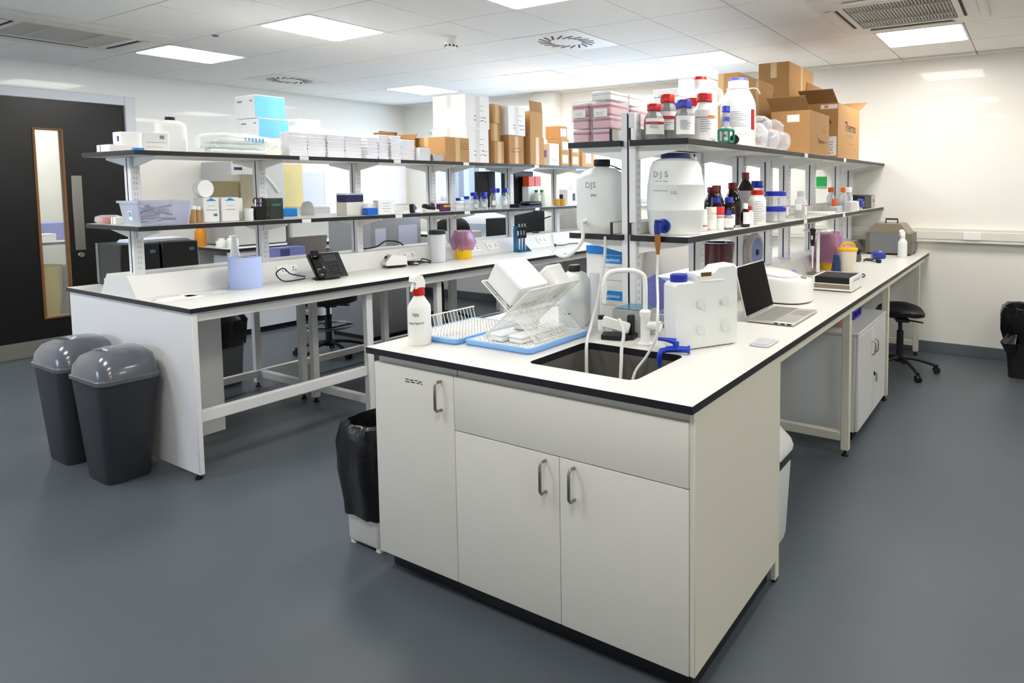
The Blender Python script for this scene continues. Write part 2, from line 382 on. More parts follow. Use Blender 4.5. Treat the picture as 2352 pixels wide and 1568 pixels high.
def cassette(x, y, lab):
    t = T('air_conditioner', lab, 'air conditioner', (x, y, ZC))
    k = K(); o = rrect(.95, .95, .03); i = rrect(.60, .60, .02)
    k.loft([[(a, b, .012) for a, b in o], [(a, b, -.012) for a, b in o], [(a*.97, b*.97, -.026) for a, b in o], [(a, b, -.03) for a, b in i], [(a, b, -.012) for a, b in i]], False, False); P('panel', k, ACM, t)
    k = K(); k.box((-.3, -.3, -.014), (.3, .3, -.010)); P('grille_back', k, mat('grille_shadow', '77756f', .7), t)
    k = K()
    for j in range(30): k.at((0, -.285+.0197*j, -.02), (-35, 0, 0)); k.box((-.29, -.0055, -.001), (.29, .0055, .001))
    k.at(); [k.box((u-.004, -.29, -.03), (u+.004, .29, -.012)) for u in (-.14, .14)]
    g = P('grille_bars', k, mat('grille_plastic', 'bfbcb4', .5), t); g['kind'] = 'stuff'
    for a in range(4):
        k = K(); k.box((-.27, -.03, -.004), (.27, .03, .004), .002)
        P('flap', k, ACM, t, (.395*math.cos(R(90*a)), .395*math.sin(R(90*a)), -.034), (8*math.sin(R(90*a)), 0, 90*a+90))
        k = K(); k.box((-.26, -.008, -.002), (.26, .008, .002)); P('air_slot', k, DARK, t, (.345*math.cos(R(90*a)), .345*math.sin(R(90*a)), -.0295), (0, 0, 90*a+90))
cassette(2.8, -.05, 'ceiling air conditioner cassette with grey slatted grille beside the far wall light')
cassette(.42, 5.2, 'ceiling air conditioner cassette near the black door')
# ================================================================ sink bench (bench A) : x 0..X1, y 0..1.407
WA, ZT = 1.407, .90
SX0, SX1, SY0, SY1 = .127, .474, .27, .712        # sink cut-out
k = K()
def slab(k, x0, x1, y0, y1): k.box((x0, y0, ZT-.024), (x1, y1, ZT))
# worktop outline with a rounded hole, built as a ring
outer = [(0, 0), (X1-.002, 0), (X1-.002, WA), (0, WA)]
cxs, cys = (SX0+SX1)/2, (SY0+SY1)/2
hole = [(cxs+a, cys+b) for a, b in rrect(SX1-SX0, SY1-SY0, .03, 4)]
def worktop_hole():
    bm = bmesh.new()
    vo = [bm.verts.new((x, y, ZT)) for x, y in outer]; vh = [bm.verts.new((x, y, ZT)) for x, y in hole]
    es = [bm.edges.new((v[i], v[(i+1) % len(v)])) for v in (vo, vh) for i in range(len(v))]
    bmesh.ops.triangle_fill(bm, edges=es, use_beauty=True)
    bmesh.ops.solidify(bm, geom=bm.faces[:], thickness=-.024)
    bm.normal_update()
    zs = [v.co.z for v in bm.verts]; dz = ZT - max(zs)
    for v in bm.verts: v.co.z += dz
    for f in bm.faces: f.material_index = 0 if abs(f.normal.z) > .9 else 1
    return bm
k.bm = worktop_hole()
top = one('worktop', k, [LAM, EDGE], 'long white worktop with black edge and a cut-out sink', 'worktop')
# sink bowl, hung under the cut-out
k = K(); SINK = mat('grey_sink', '6f6b66', .35, .35, noise=.05)
w, d = SX1-SX0-.004, SY1-SY0-.004
k.loft([[(a, b, z) for a, b in rrect(w2, d2, .03)] for w2, d2, z in ((w+.03, d+.03, -.026), (w+.0, d+.0, -.026), (w-.03, d-.03, -.19), (w-.06, d-.06, -.205))], False, True)
sink = T('sink', 'rectangular dark grey sink bowl sunk in the white worktop', 'sink', (cxs, cys, ZT)); P('bowl', k, SINK, sink)
k = K(); k.lathe([(.028, -.204), (.028, -.201), (.02, -.2015), (.001, -.2015)], 20); P('drain', k, CHROME, sink, (.04, .05, 0))
# ---------------------------------------------------------------- cabinets under the sink end
FX0 = .02; ZB, ZS, ZTD = .086, .648, .841
CBOD = mat('cabinet_white', 'dcd9d1', .42, noise=.006, nscale=3)
def handle(parent, y, zc, L=.104):
    k = K(); h = L/2
    k.tube([(0, 0, h), (-.022, 0, h), (-.03, 0, h-.010), (-.03, 0, -h+.010), (-.022, 0, -h), (0, 0, -h)], .0052, 10)
    return P('handle', k, CHROME, parent, (FX0-.0005, y, zc), label='brushed steel bow handle')
cab = T('cupboard', 'white base cupboard with one door and a black tape label on it', 'cupboard', (0, 0, 0))
k = K(); k.box((FX0+.02, .962, ZB), (.70, 1.383, ZTD+.034)); P('carcass', k, CBOD, cab)
k = K(); k.box((FX0, .960, ZB), (FX0+.019, 1.387, ZTD), .0025, 2); dr = P('door', k, CBOD, cab); handle(dr, 1.02, .765)
lb = []
marks(dr, 'x', (FX0-.0002, 1.163, .797), .095, 2, .009, h=.0035)
k = K(); k.box((FX0+.06, .962, .003), (.70, 1.383, ZB)); P('plinth', k, EDGE, cab)
cab = T('sink_cabinet', 'white sink cabinet with two steel-handled doors and a blank panel', 'cupboard', (0, 0, 0))
k = K(); k.box((FX0+.02, .022, ZB), (.70, .04, ZTD+.034)); k.box((FX0+.02, .938, ZB), (.70, .956, ZTD+.034)); k.box((FX0+.02, .04, ZB), (.70, .938, ZB+.018)); k.box((.69, .04, ZB), (.70, .938, ZTD+.034)); k.box((FX0+.02, .04, ZTD-.03), (FX0+.04, .938, ZTD+.034))
P('carcass', k, CBOD, cab)
k = K(); k.box((FX0, .022, ZS+.0015), (FX0+.019, .9565, ZTD), .0025, 2); P('blank_panel', k, CBOD, cab)
for a, b, hy in ((.4905, .9565, .544), (.022, .4875, .428)):
    k = K(); k.box((FX0, a, ZB), (FX0+.019, b, ZS-.0015), .0025, 2); dr = P('door', k, CBOD, cab); handle(dr, hy, .574)
k = K(); k.box((FX0+.05, .035, .003), (.70, .956, ZB)); P('plinth', k, EDGE, cab)
ep = T('end_panel', 'flat white end panel closing the side of the sink cabinet', 'panel', (0, 0, 0))
k = K(); k.box((FX0+.003, .004, ZB), (.745, .0215, ZTD+.034), .0015); k.box((.705, .004, .012), (.745, .0215, ZB)); P('board', k, mat('end_panel_white', 'd6d3c4', .45), ep)
k = K(); k.box((.71, .006, 0), (.74, .02, .012)); P('foot', k, BLACKP, ep)
# ---------------------------------------------------------------- steel under-frames
def frame_legs(t, xs, ya, yb, m, rail=True, zr=.085):
    for x in xs:
        for y in (ya, yb):
            k = K(); k.box((x-.022, y-.022, .035), (x+.022, y+.022, ZT-.075), .003); lg = P('leg', k, m, t)
            k = K(); k.lathe([(.02, 0), (.02, .008), (.009, .014), (.009, .036)], 14); P('levelling_foot', k, BLACKP, lg, (x, y, 0))
        if rail:
            k = K(); k.box((x-.02, ya+.022, zr), (x+.02, yb-.022, zr+.05), .003); P('foot_rail', k, m, t)
BEIGE = mat('cream_coated_steel', 'dcd8c6', .42)
fr = T('steel_trestle', 'cream steel under-frame carrying the sink bench worktop', 'trestle', (0, 0, 0))
frame_legs(fr, (2.03, 3.12, 4.52), .07, .66, BEIGE)
frame_legs(fr, (1.2, 2.6, 3.9), .76, 1.34, BEIGE)
for y, x0 in ((.03, .752), (1.335, .76)):
    k = K(); k.box((x0, y, ZT-.076), (X1-.01, y+.04, ZT-.025), .002); P('apron_rail', k, BEIGE, fr)
# ---------------------------------------------------------------- shelving on posts
def upstand(x0, x1, y0, y1, z0, z1):
    k = K(); k.box((x0, y0, z0), (x1, y1, z1), .001); k.bm.normal_update()
    for f in k.bm.faces: f.material_index = 0 if abs(f.normal.y) > .9 else 1
    return k
def shelving(name, label, xs, yc, ya, yb, xe, zbase, levels, joins, nx_end, wide=.056, end=X1-.004, split=True):
    t = T(name, label, 'shelving', (0, 0, 0))
    zt = levels[-1] + (.118 if split else -.026)
    POST = mat('grey_white_post', 'e8e9eb', .38)
    for i, x in enumerate(xs):
        k = K(); top_ = zt if i == 0 else levels[-1]-.026
        zb_ = zbase if i == 0 or not split else 1.0005
        k.box((x-.024, yc-.036, zb_), (x+.024, yc+.036, top_), .003); po = P('post', k, POST, t)
        k = K(); k.box((x-.0255, yc-.004, zb_+.01), (x-.0235, yc+.004, top_-.005)); P('seam', k, EDGE, po)
        k = K(); z = zb_ + .03
        while z < top_ - .05:
            for xx in (x-.007, x+.005): k.box((xx-.0012, yc-.0364, z), (xx+.0012, yc-.0358, z+.013))
            z += .03
        P('slot_row', k, mat('slot_shadow', '85878f', .7), po)
        for z in levels:
            for sgn, e in ((-1, ya), (1, yb)):
                L = abs(e-yc) - .03; s = sgn
                k = K(); k.prism([(yc+s*.037, z-.026), (yc+s*L, z-.026), (yc+s*L, z-.038), (yc+s*.037, z-.082)], x-.007, x+.007, 'x'); P('bracket', k, STEELW, t)
    for z in levels:
        segs = [xe] + joins + [end]
        for a, b in zip(segs, segs[1:]):
            if split:
                for q0, q1 in ((ya, yc-.022), (yc+.022, yb)): P('shelf_board', board(a+.001, b-.001, q0, q1, z-.025, z), [LAM, EDGE], t)
            else: P('shelf_board', board(a+.001, b-.001, ya, yb, z-.025, z), [LAM, EDGE], t)
        for j in joins:
            k = K(); k.box((j-.03, ya-.003, z-.028), (j+.03, ya+.03, z-.0255)); k.box((j-.03, ya-.003, z-.027), (j+.03, ya-.0005, z-.002)); P('joining_clip', k, STEELW, t)
        if split:
            for q0, q1 in ((yc-.030, yc-.016), (yc+.065, yc+.079)): P('back_lip', upstand(xe+.002, end-.002, q0, q1, z+.0005, z+.052), [WHITE, EDGE], t)
    return t
LV = (1.305, 1.705)
shA = shelving('shelving', 'two-tier white shelving with black edges rising from the sink bench', (.80, 1.43, 1.99, 2.44, 2.80, 3.40, 4.15, 4.60), .70, .40, 1.00, .75, ZT, LV, [2.31, 3.24], 8)
def spine(label, x0, x1, yb, yt, z1, sockets):
    t = T('service_trunking', label, 'trunking', (0, 0, 0))
    k = K(); k.prism([(yb[0], ZT+.0005), (yb[1], ZT+.0005), (yt[1], z1), (yt[0], z1)], x0, x1, 'x'); P('housing', k, mat('trunking_white', 'e6e5e2', .4), t)
    an = math.degrees(math.atan2(yt[0]-yb[0], z1-ZT)); c = ((yb[0]+yt[0])/2, (z1+ZT)/2)
    for x in sockets:
        k = K(); k.box((-.073, -.0065, -.040), (.073, .002, .040), .003); so = P('socket_plate', k, WPL, t, (x, c[0]-.001, c[1]), (-an, 0, 0))
        for dx in (-.035, .035):
            k = K(); k.box((dx-.003, -.009, .006), (dx+.003, -.006, .016)); k.box((dx-.012, -.009, -.012), (dx-.006, -.006, -.006)); k.box((dx+.006, -.009, -.012), (dx+.012, -.006, -.006)); P('pin_hole', k, DARK, so)
    return t
spine('white service trunking along the middle of the sink bench', 1.10, 1.405, (.56, .84), (.61, .79), 1.0, (1.25,))
spine('white service trunking behind the laptop on the sink bench', 1.41, 4.69, (.56, .84), (.61, .79), 1.0, (1.75, 2.2, 3.7))
# ================================================================ long bench B : x .068..X1, y 2.869..4.353
BX, BY0, BY1 = .068, 2.869, 4.353
k = board(BX, X1-.002, BY0, BY1, ZT-.024, ZT)
one('worktop', k, [LAM, EDGE], 'long white worktop with black edge carrying the desk phone', 'worktop')
ep = T('bench_end_panel', 'tall white end panel of the long bench beside two grey bins', 'panel', (0, 0, 0))
k = K(); k.box((BX+.012, BY0+.012, .03), (BX+.037, BY1-.012, ZT-.0245), .002); P('board', k, mat('panel_white', 'e7e6e6', .4), ep)
for y in (BY0+.05, BY1-.05):
    k = K(); k.lathe([(.018, 0), (.018, .012), (.009, .016), (.009, .032)], 14); P('levelling_foot', k, BLACKP, ep, (BX+.025, y, 0))
fr = T('steel_trestle', 'white steel under-frame carrying the long phone bench', 'trestle', (0, 0, 0))
BW = mat('white_frame_steel', 'e2e2e0', .4)
frame_legs(fr, (1.14, 1.72, 2.40, 3.10, 3.90), 2.955, 3.55, BW, True)
frame_legs(fr, (1.14, 2.55, 3.9), 3.69, 4.27, BW, True)
for y in (2.90, 4.28):
    k = K(); k.box((BX+.04, y, ZT-.076), (X1-.01, y+.04, ZT-.025), .002); P('apron_rail', k, BW, fr)
k = K(); k.box((BX+.038, 2.945, .28), (1.118, 2.985, .34), .003); P('long_rail', k, BW, fr)
k = K(); k.box((BX+.04, 4.20, .09), (X1-.4, 4.24, .14), .003); P('long_rail', k, BW, fr)
k = K(); k.box((BX+.042, 3.46, .03), (.50, 3.48, ZT-.03), .002); P('back_panel', k, BW, fr)
shB = shelving('shelving', 'two-tier white shelving with black edges rising from the phone bench', (.15, .85, 1.55, 2.26, 2.475, 3.21, 3.91, 4.5), 3.61, 3.30, 3.94, .04, 1.02, (1.305, 1.71), [.965, 1.68, 2.36, 3.25], 8, split=False)
spine('white service trunking along the middle of the phone bench', .075, 4.68, (3.45, 3.89), (3.55, 3.80), 1.02, (.95, 1.92, 2.62, 2.85, 3.55))
# ================================================================ things on the sink bench
AZ = 215    # direction in which the labels on the shelves look
def bottle(name, label, loc, r, h, body, cap, cr, ch, sh=.72, nr=None, lab=None, la=(-55, 55), lz=(.15, .6), band=None, group=None, cat='bottle', ridge=True, n=28, az=AZ):
    t = T(name, label, cat, loc, 0, group); nr = nr or cr*.86
    hs = (h-ch)*sh; hn = h - ch*.9
    k = K(); k.lathe([(r*.5, 0), (r*.93, 0), (r, r*.1), (r, hs), (r*.96, hs + (hn-hs)*.25), ((r+nr)/2, hs + (hn-hs)*.6), (nr*1.03, hs + (hn-hs)*.88), (nr, hn), (nr, h-ch*.3)], n); bo = P('body', k, body, t)
    k = K(); z0 = h-ch
    pr = [(cr*.97, z0), (cr*1.02, z0+ch*.08), (cr*1.02, z0+ch*.18), (cr, z0+ch*.2), (cr, h-ch*.08), (cr*.94, h), (.001, h)]; k.lathe(pr, n)
    c = P('cap', k, cap, t)
    if lab:
        k = K(); k.arc(r+.0004, az+la[0], az+la[1], hs*lz[0]/.72*.72, hs*lz[1]/.72*.9); l = P('paper_label', k, lab, t)
    if band:
        bm_, b0, b1 = band; k = K(); k.arc(r+.0012, az+la[0], az+la[1], hs*b0, hs*b1); P('label_band', k, bm_, t)
    return t
def lines(parent, r, z0, z1, n, az=AZ, m=None, w=28):
    k = K()
    for i in range(n):
        z = z1 - (z1-z0)*i/max(1, n-1); k.arc(r, az-w, az-w+2*w*(.6+.4*((i*7) % 5)/5), z, z+.0022, 6, .0003)
    P('printed_lines', k, m or INKG, parent)
# ---- upper shelf, reagent bottles by the end of the shelf
Z2 = 1.7055
b = bottle('reagent_bottle', 'short grey plastic bottle with a red cap at the shelf end', (.848, .612, Z2), .046, .155, GREYB, RED, .031, .03, .62, lab=PAPER, lz=(.32, .95), band=(RED, .86, 1.0), n=8); lines(b, .048, .05, .075, 5)
b = bottle('reagent_bottle', 'tall grey plastic bottle with a red cap behind the short one', (.945, .60, Z2), .044, .205, GREYB, RED, .033, .036, .72, lab=PAPER, lz=(.4, .85), band=(RED, .78, .9), n=8); lines(b, .046, .07, .10, 4)
bottle('reagent_bottle', 'grey bottle with a blue cap standing behind other grey bottles', (1.035, .625, Z2), .036, .18, GREYB, BLUE, .027, .03, .7)
b = bottle('reagent_bottle', 'grey angular bottle with a blue cap and white text label', (.865, .475, Z2), .046, .165, GREYB, mat('violet_blue_cap', '3a3fb0', .35), .032, .034, .62, lab=PAPER, lz=(.25, .95), n=8); lines(b, .048, .04, .075, 7)
b = bottle('reagent_bottle', 'wide white bottle with a broad red cap behind the blue-capped one', (1.09, .545, Z2), .046, .2, WPL, RED, .04, .036, .74)
b = bottle('reagent_bottle', 'white round-shouldered bottle with a red cap and striped label', (1.0, .448, Z2), .051, .205, WPL, RED, .034, .038, .60, lab=PAPER, lz=(.1, 1.05), band=(RED, .98, 1.01)); lines(b, .0530, .04, .09, 6)
k = K(); k.arc(.0535, 222, 262, .098, .108); P('hazard_band', k, mat('orange_print', 'f08a1c', .5), b)
b = bottle('reagent_bottle', 'grey bottle with a blue cap in front of the big white jug', (1.345, .50, Z2), .026, .19, GREYB, BLUE, .02, .03, .75, lab=PAPER)
b = bottle('jug_bottle', 'big white jug bottle with a red screw cap', (1.225, .58, Z2), .084, .318, WPL, RED, .032, .05, .62, nr=.034)
k = K(); k.tube([(.078, 0, .19), (.1, 0, .2), (.095, 0, .25), (.05, 0, .27)], .011, 8, smooth=4); P('grip', k, WPL, b, (0, 0, 0), (0, 0, -60))
b = bottle('chemical_drum', 'large round white bottle with a lavender-blue cap and red stripe', (1.52, .51, Z2), .089, .345, WPL, mat('lavender_cap', '5a62cf', .4), .05, .048, .68, nr=.052, lab=mat('offwhite_label', 'e9e9e6', .6), lz=(.32, .92), la=(-60, 30), az=225)
k = K(); k.arc(.0905, 248, 266, .085, .185); P('red_stripe', k, mat('dark_red_print', 'a11f1f', .5), b); lines(b, .0905, .10, .17, 8, 205, w=30)
k = K(); k.lathe([(.056, .288), (.06, .29), (.06, .294), (.056, .296)], 24); P('neck_ring', k, WPL, b)
text('F', .02, INK, b, (.089*math.cos(R(285)), .089*math.sin(R(285)), .15), (90, 0, 15))
k = K(); k.tube([(.05, 0, .295), (.085, .0, .297), (.1, 0, .288), (.11, 0, .27)], .0035, 6, smooth=3); P('tie', k, LGREY, b, (0, 0, 0), (0, 0, -60))
# polystyrene boxes behind
for nm, loc, w, d, h in (('tall white polystyrene box standing behind the big jug', (1.80, .875, Z2), .17, .17, .47), ('low white polystyrene box behind the grey bottles', (1.50, .875, Z2), .16, .15, .31)):
    t = T('foam_box', nm, 'box', loc); k = K(); k.box((-w/2, -d/2, 0), (w/2, d/2, h*.86), .004); P('tub', k, mat('white_polystyrene', 'f4f4f2', .8, bump=.15, nscale=60), t)
    k = K(); k.box((-w/2-.002, -d/2-.002, h*.86+.001), (w/2+.002, d/2+.002, h), .005); P('lid', k, MATS['white_polystyrene'], t)
# green tube rack
GRN = mat('teal_green_plastic', '1c7d6a', .4)
t = T('tube_rack', 'small teal-green plastic tube holder with two blue-capped tubes', 'tube rack', (1.18, .425, Z2), 0)
k = K(); k.box((-.028, -.028, 0), (.028, .028, .012), .003); k.box((-.028, -.028, .055), (.028, .028, .067), .003)
for sx in (-1, 1):
    for sy in (-1, 1): k.box((sx*.026-.004, sy*.026-.004, .01), (sx*.026+.004, sy*.026+.004, .06))
k.box((-.028, -.006, .03), (.028, .006, .04)); P('holder', k, GRN, t)
for dx, dy in ((-.011, -.01), (.013, .008)):
    k = K(); k.lathe([(.003, .013), (.0095, .03), (.0095, .105)], 14); tb = P('tube', k, PLAST, t, (dx, dy, 0)); k = K(); k.lathe([(.0125, .1), (.0125, .118), (.001, .118)], 14); P('tube_cap', k, LIDBLUE, tb)
k = K(); k.lathe([(.022, 0), (.024, .006), (.014, .04), (.012, .055), (.001, .057)], 18); one('rubber_bung', k, BLACKP, 'black rubber bung lying beside the teal tube holder', 'bung', (1.29, .432, Z2+.0245), rot=(0, 90, 20))
# bags of air pillows
def pillows(loc, spec, label):
    t = T('air_pillow_bag', label, 'packaging', loc)
    for i, (x, y, z, sx, sy, sz) in enumerate(spec):
        rnd = random.Random(i); k = K(); bmesh.ops.create_icosphere(k.bm, subdivisions=3, radius=1)
        for v in k.bm.verts:
            c = v.co; p = Vector([math.copysign(abs(q)**.75, q) for q in c]); n = 1 + .07*math.sin(6*c.x+i)*math.sin(7*c.z+2*i) + .05*math.sin(11*c.y+i) + rnd.uniform(-.025, .025)
            v.co = Vector((p.x*sx, p.y*sy, p.z*sz))*n
        P('air_pillow', k, FILM, t, (x, y, z), (8*i % 20, 0, 17*i))
    return t
pillows((1.93, .50, Z2), [(-.14, .02, .075, .085, .06, .07), (-.04, -.03, .06, .08, .05, .055), (-.05, .03, .135, .08, .06, .055), (.06, -.04, .055, .07, .045, .05), (.09, .02, .11, .075, .055, .07), (.16, -.02, .06, .05, .045, .055)], 'crumpled clear air pillow packaging beside the cardboard boxes')
# cardboard boxes
def carton(label, loc, w, d, h, rz=0, m=CARD, group=None, tape=True, flaps=None, taps='top', name='cardboard_box', cat='box'):
    t = T(name, label, cat, loc, rz, group); th = .005
    if flaps is None:
        k = K(); k.box((-w/2, -d/2, 0), (w/2, d/2, h), .003); P('body', k, m, t)
        k = K(); k.box((-w/2-.0004, -.0012, h-.0004), (w/2+.0004, .0012, h+.0006)); P('flap_seam', k, mat('seam_shadow', '4a3a28', .9), t)
    else:
        k = K()
        k.box((-w/2, -d/2, 0), (w/2, d/2, th)); k.box((-w/2, -d/2, th), (-w/2+th, d/2, h)); k.box((w/2-th, -d/2, th), (w/2, d/2, h)); k.box((-w/2+th, -d/2, th), (w/2-th, -d/2+th, h)); k.box((-w/2+th, d/2-th, th), (w/2-th, d/2, h))
        P('body', k, m, t)
        for side, L, a in flaps:
            k = K()
            if side in '+x-x' and side[1] == 'x':
                k.box((0, -d/2+.003, 0), (L, d/2-.003, th)); s = 1 if side[0] == '+' else -1
                P('flap', k, CARDD if m is CARD else m, t, (s*w/2, 0, h), (0, -a, 0 if s > 0 else 180))
            else:
                k.box((-w/2+.003, 0, 0), (w/2-.003, L, th)); s = 1 if side[0] == '+' else -1
                P('flap', k, CARDD if m is CARD else m, t, (0, s*d/2, h), (a, 0, 0 if s > 0 else 180))
    if tape:
        k = K(); TM = TAPE if m is CARD else mat('clear_tape_white', 'd9d9d6', .2); k.box((-w/2-.0007, -.024, h*.62), (-w/2-.0001, .024, h)); P('tape', k, TM, t); k = K(); k.box((-.024, -d/2-.0007, h*.02), (.024, -d/2-.0001, h*.98)); P('tape', k, TM, t)
    return t
c = carton('opened brown carton with small black maker print, beside the air pillows', (2.63, .535, Z2), .44, .25, .27, flaps=[('-x', .12, 38), ('+y', .12, 95), ('+x', .10, -25)], tape=False)
text('Thermo', .046, INK, c, (.03, -.1256, .075), FY, bold=.01); text('SCIENTIFIC', .014, INKG, c, (.03, -.1256, .052), FY); marks(c, 'y', (.14, -.1253, .085), .05, 1, .01, h=.006)
marks(c, 'y', (.10, -.1253, .165), .09, 2, .012, mat('faint_brown_print', '8a6a40', .8))
k = K(); k.box((-.2207, -.06, .2), (-.2201, .02, .245)); P('parcel_sticker', k, PAPER, c)
c = carton('large opened brown carton with big black maker print and raised flaps', (3.40, .535, Z2), .64, .25, .385, flaps=[('+x', .30, 18), ('+y', .16, 97), ('-x', .16, 28)], tape=False)
text('Thermo', .10, INK, c, (.04, -.1256, .20), FY, bold=.012); text('SCIENTIFIC', .038, INKG, c, (.04, -.1256, .155), FY); marks(c, 'y', (.07, -.1253, .11), .12, 1, .01, MATS['faint_brown_print'])
k = K(); k.box((-.3207, -.115, .015), (-.3201, -.0, .15)); l = P('shipping_label', k, PAPER, c); marks(l, 'x', (-.3208, -.06, .11), .07, 5, .02)
k = K(); k.box((-.3207, -.12, .345), (-.3201, .0, .375)); P('edge_sticker', k, PAPER, c); k = K(); k.box((-.3209, -.055, .35), (-.3208, -.025, .37)); P('red_mark', k, mat('pale_red_print', 'e09090', .6), c)
k = K(); k.box((-.3, .0, .1), (.3, .01, .11)); k.M = Matrix(); P('inner_pad', k, CARDD, c)
c = carton('plain brown carton standing on the far side of the shelf behind open cartons', (2.50, .915, Z2), .62, .25, .50)
c = carton('brown carton stacked on top of another behind the large open carton', (3.45, .915, Z2+.42), .60, .24, .30); 
c = carton('brown carton carrying a second carton behind the open ones', (3.45, .915, Z2), .62, .25, .4195)
k = K(); k.box((-.05, -.005, 0), (.05, .005, .20), .001); k.box((-.045, -.006, .01), (.045, .006, .19)); one('document_wallet', k, PAPER, 'upright white folder at the end of the shelf past the cartons', 'folder', (4.05, .45, Z2), rz=0)
# pink-lidded plate packs on the other half of the upper shelf
PINK = mat('pink_plate_plastic', 'c9647a', .35, trans=.0)
def plate_pack(label, loc, w, d, layers, lab=True, topbox=False, group=None):
    t = T('plate_pack', label, 'plate pack', loc); hh = .058
    for i in range(layers):
        k = K(); k.box((-w/2+.006, -d/2+.006, i*hh+.002), (w/2-.006, d/2-.006, i*hh+hh*.62), .003); bx = P('plate_box', k, mat('pale_pink_plastic', 'ebbcc3', .35), t)
        k = K(); k.box((-w/2+.004, -d/2+.004, i*hh+hh*.62), (w/2-.004, d/2-.004, i*hh+hh*.72), .001); P('pink_seam', k, PINK, bx)
        k = K(); k.box((-w/2+.005, -d/2+.005, i*hh+hh*.72), (w/2-.005, d/2-.005, i*hh+hh-.003), .003); P('lid', k, mat('frosted_plastic', 'f1d9dd', .3), bx)
    k = K(); H = layers*hh; nz = 6
    rings = []; rnd = random.Random(int(loc[0]*100))
    for j in range(nz+1):
        rings.append([(a + rnd.uniform(-.002, .002), b2 + rnd.uniform(-.002, .002), .001 + (H+.004)*j/nz) for a, b2 in rrect(w+.003, d+.003, .01, 3)])
    k.loft(rings); P('film_wrap', k, FILM, t)
    if lab:
        k = K(); k.box((-w/2-.0045, -d*.36, H*.62), (-w/2-.004, d*.3, H*.62+.034)); l = P('paper_label', k, PAPER, t); marks(l, 'x', (-w/2-.0046, -.0, H*.62+.018), d*.4, 2, .008, INKG, .002)
    return t
plate_pack('film-wrapped stack of pink-seamed plate boxes at the outer shelf corner', (.83, .948, Z2), .12, .096, 3)
plate_pack('film-wrapped stack of pink-seamed plate boxes next to the shelf post', (.85, .84, Z2), .15, .105, 3)
plate_pack('film-wrapped stack of pink plate boxes behind the shelf post', (1.08, .90, Z2), .16, .15, 3, lab=False)
for nm, x, y, w, d, z, h in (('flat white lidded box lying on the wrapped plate stack by the post', .85, .84, .14, .10, Z2+.18, .038), ('white lidded box on the plate stack behind the post', 1.08, .90, .15, .13, Z2+.18, .055)):
    t = T('plate_box', nm, 'box', (x, y, z)); k = K(); k.box((-w/2, -d/2, 0), (w/2, d/2, h*.6), .003); P('tub', k, WPL, t); k = K(); k.box((-w/2-.002, -d/2-.002, h*.6), (w/2+.002, d/2+.002, h), .004); P('lid', k, mat('clear_lid_white', 'f5f5f7', .2), t)
# ---- lower shelf: the two carboys
Z1 = 1.3055
t = T('carboy', 'milky cylindrical carboy with a black cap and white tap', 'carboy', (.875, .903, Z1))
k = K(); r = .117; k.lathe([(r*.6, 0), (r*.86, 0), (r*.97, .02), (r, .05), (r, .265), (r*.93, .285), (r*.6, .312), (.032, .325), (.032, .332)], 36); P('body', k, HDPE, t)
k = K(); k.lathe([(.036, .328), (.038, .332), (.038, .36), (.034, .365), (.001, .365)], 20); P('cap', k, BLACKP, t)
k = K(); k.tube([(.036, -.01, .335), (.05, -.03, .33), (.06, -.07, .31)], .004, 6); P('tether', k, BLACKP, t)
wrap('DJS', .04, INKG, t, .117, 188, .222, .9); wrap('PPS', .018, INK, t, .117, 196, .178)
k = K(); k.lathe([(.014, 0), (.018, .004), (.018, .01), (.009, .012), (.009, .04), (.006, .042)], 14, axis='x'); k.M = Matrix(); tp = P('tap', k, WPL, t, (-.112, .005, .055), (0, 0, 180)); k = K(); k.at((-.15, .005, .055)); k.box((-.012, -.004, .004), (.006, -.03, .012), .002); k.at((-.146, .005, .055)); k.lathe([(.006, 0), (.006, -.03)], 10); P('lever', k, WPL, t)
t.scale = (1, 1, .9)
t = T('drum_carboy', 'ribbed barrel-shaped carboy with a blue lid and blue tap', 'carboy', (.905, .54, Z1))
k = K(); r = .124
k.lathe([(r*.7, 0), (r*.88, 0), (r*.93, .01), (r*1.0, .10), (r*1.01, .103), (r*1.01, .108), (r*1.0, .11), (r*1.01, .16), (r*.99, .205), (r*1.0, .208), (r*1.0, .213), (r*.98, .216), (r*.9, .285), (r*.80, .312), (r*.62, .322), (.06, .325)], 40); P('body', k, HDPE, t)
k = K(); k.lathe([(.062, .318), (.064, .32), (.064, .342), (.06, .346), (.001, .347)], 28); P('lid', k, mat('navy_blue_plastic', '22367f', .4), t)
k = K(); k.lathe([(.014, .31), (.014, .33), (.001, .331)], 14); P('vent_cap', k, WPL, t, (.02, -.078, 0))
for s, z, sz in (('D J S', .245, .034), ('- ~ -- ~-', .222, .02)): wrap(s, sz, INKG if sz > .02 else INK, t, .1215, 176, z, 1.1)
wrap('10L', .022, INKG, t, .1255, 205, .172)
k = K(); k.box((-.126, -.03, .187), (-.1245, .04, .1885)); P('level_line', k, INKG, t)
TAPB = mat('royal_blue_plastic', '16318f', .35)
k = K(); k.lathe([(.012, 0), (.03, .002), (.03, .012), (.012, .014), (.012, .06)], 18, axis='x'); P('tap', k, TAPB, t, (-.112, -.008, .04), (0, 0, 180))
k = K(); k.at((-.172, -.008, .04), (0, 0, 0)); k.lathe([(.013, .018), (.015, .0), (.013, -.03), (.011, -.034)], 14); k.at((-.172, -.008, .062), (0, -25, 0)); k.box((-.006, -.03, -.004), (.006, .012, .006), .002); P('tap_spout', k, TAPB, t)
k = K(); k.tube([(-.172, -.008, .012), (-.174, -.01, -.03), (-.176, -.012, -.052), (-.1765, -.0125, -.075)], [.0125, .0125, .010, .006], 12); P('rubber_adapter', k, mat('brown_rubber', '9a6523', .6), t)
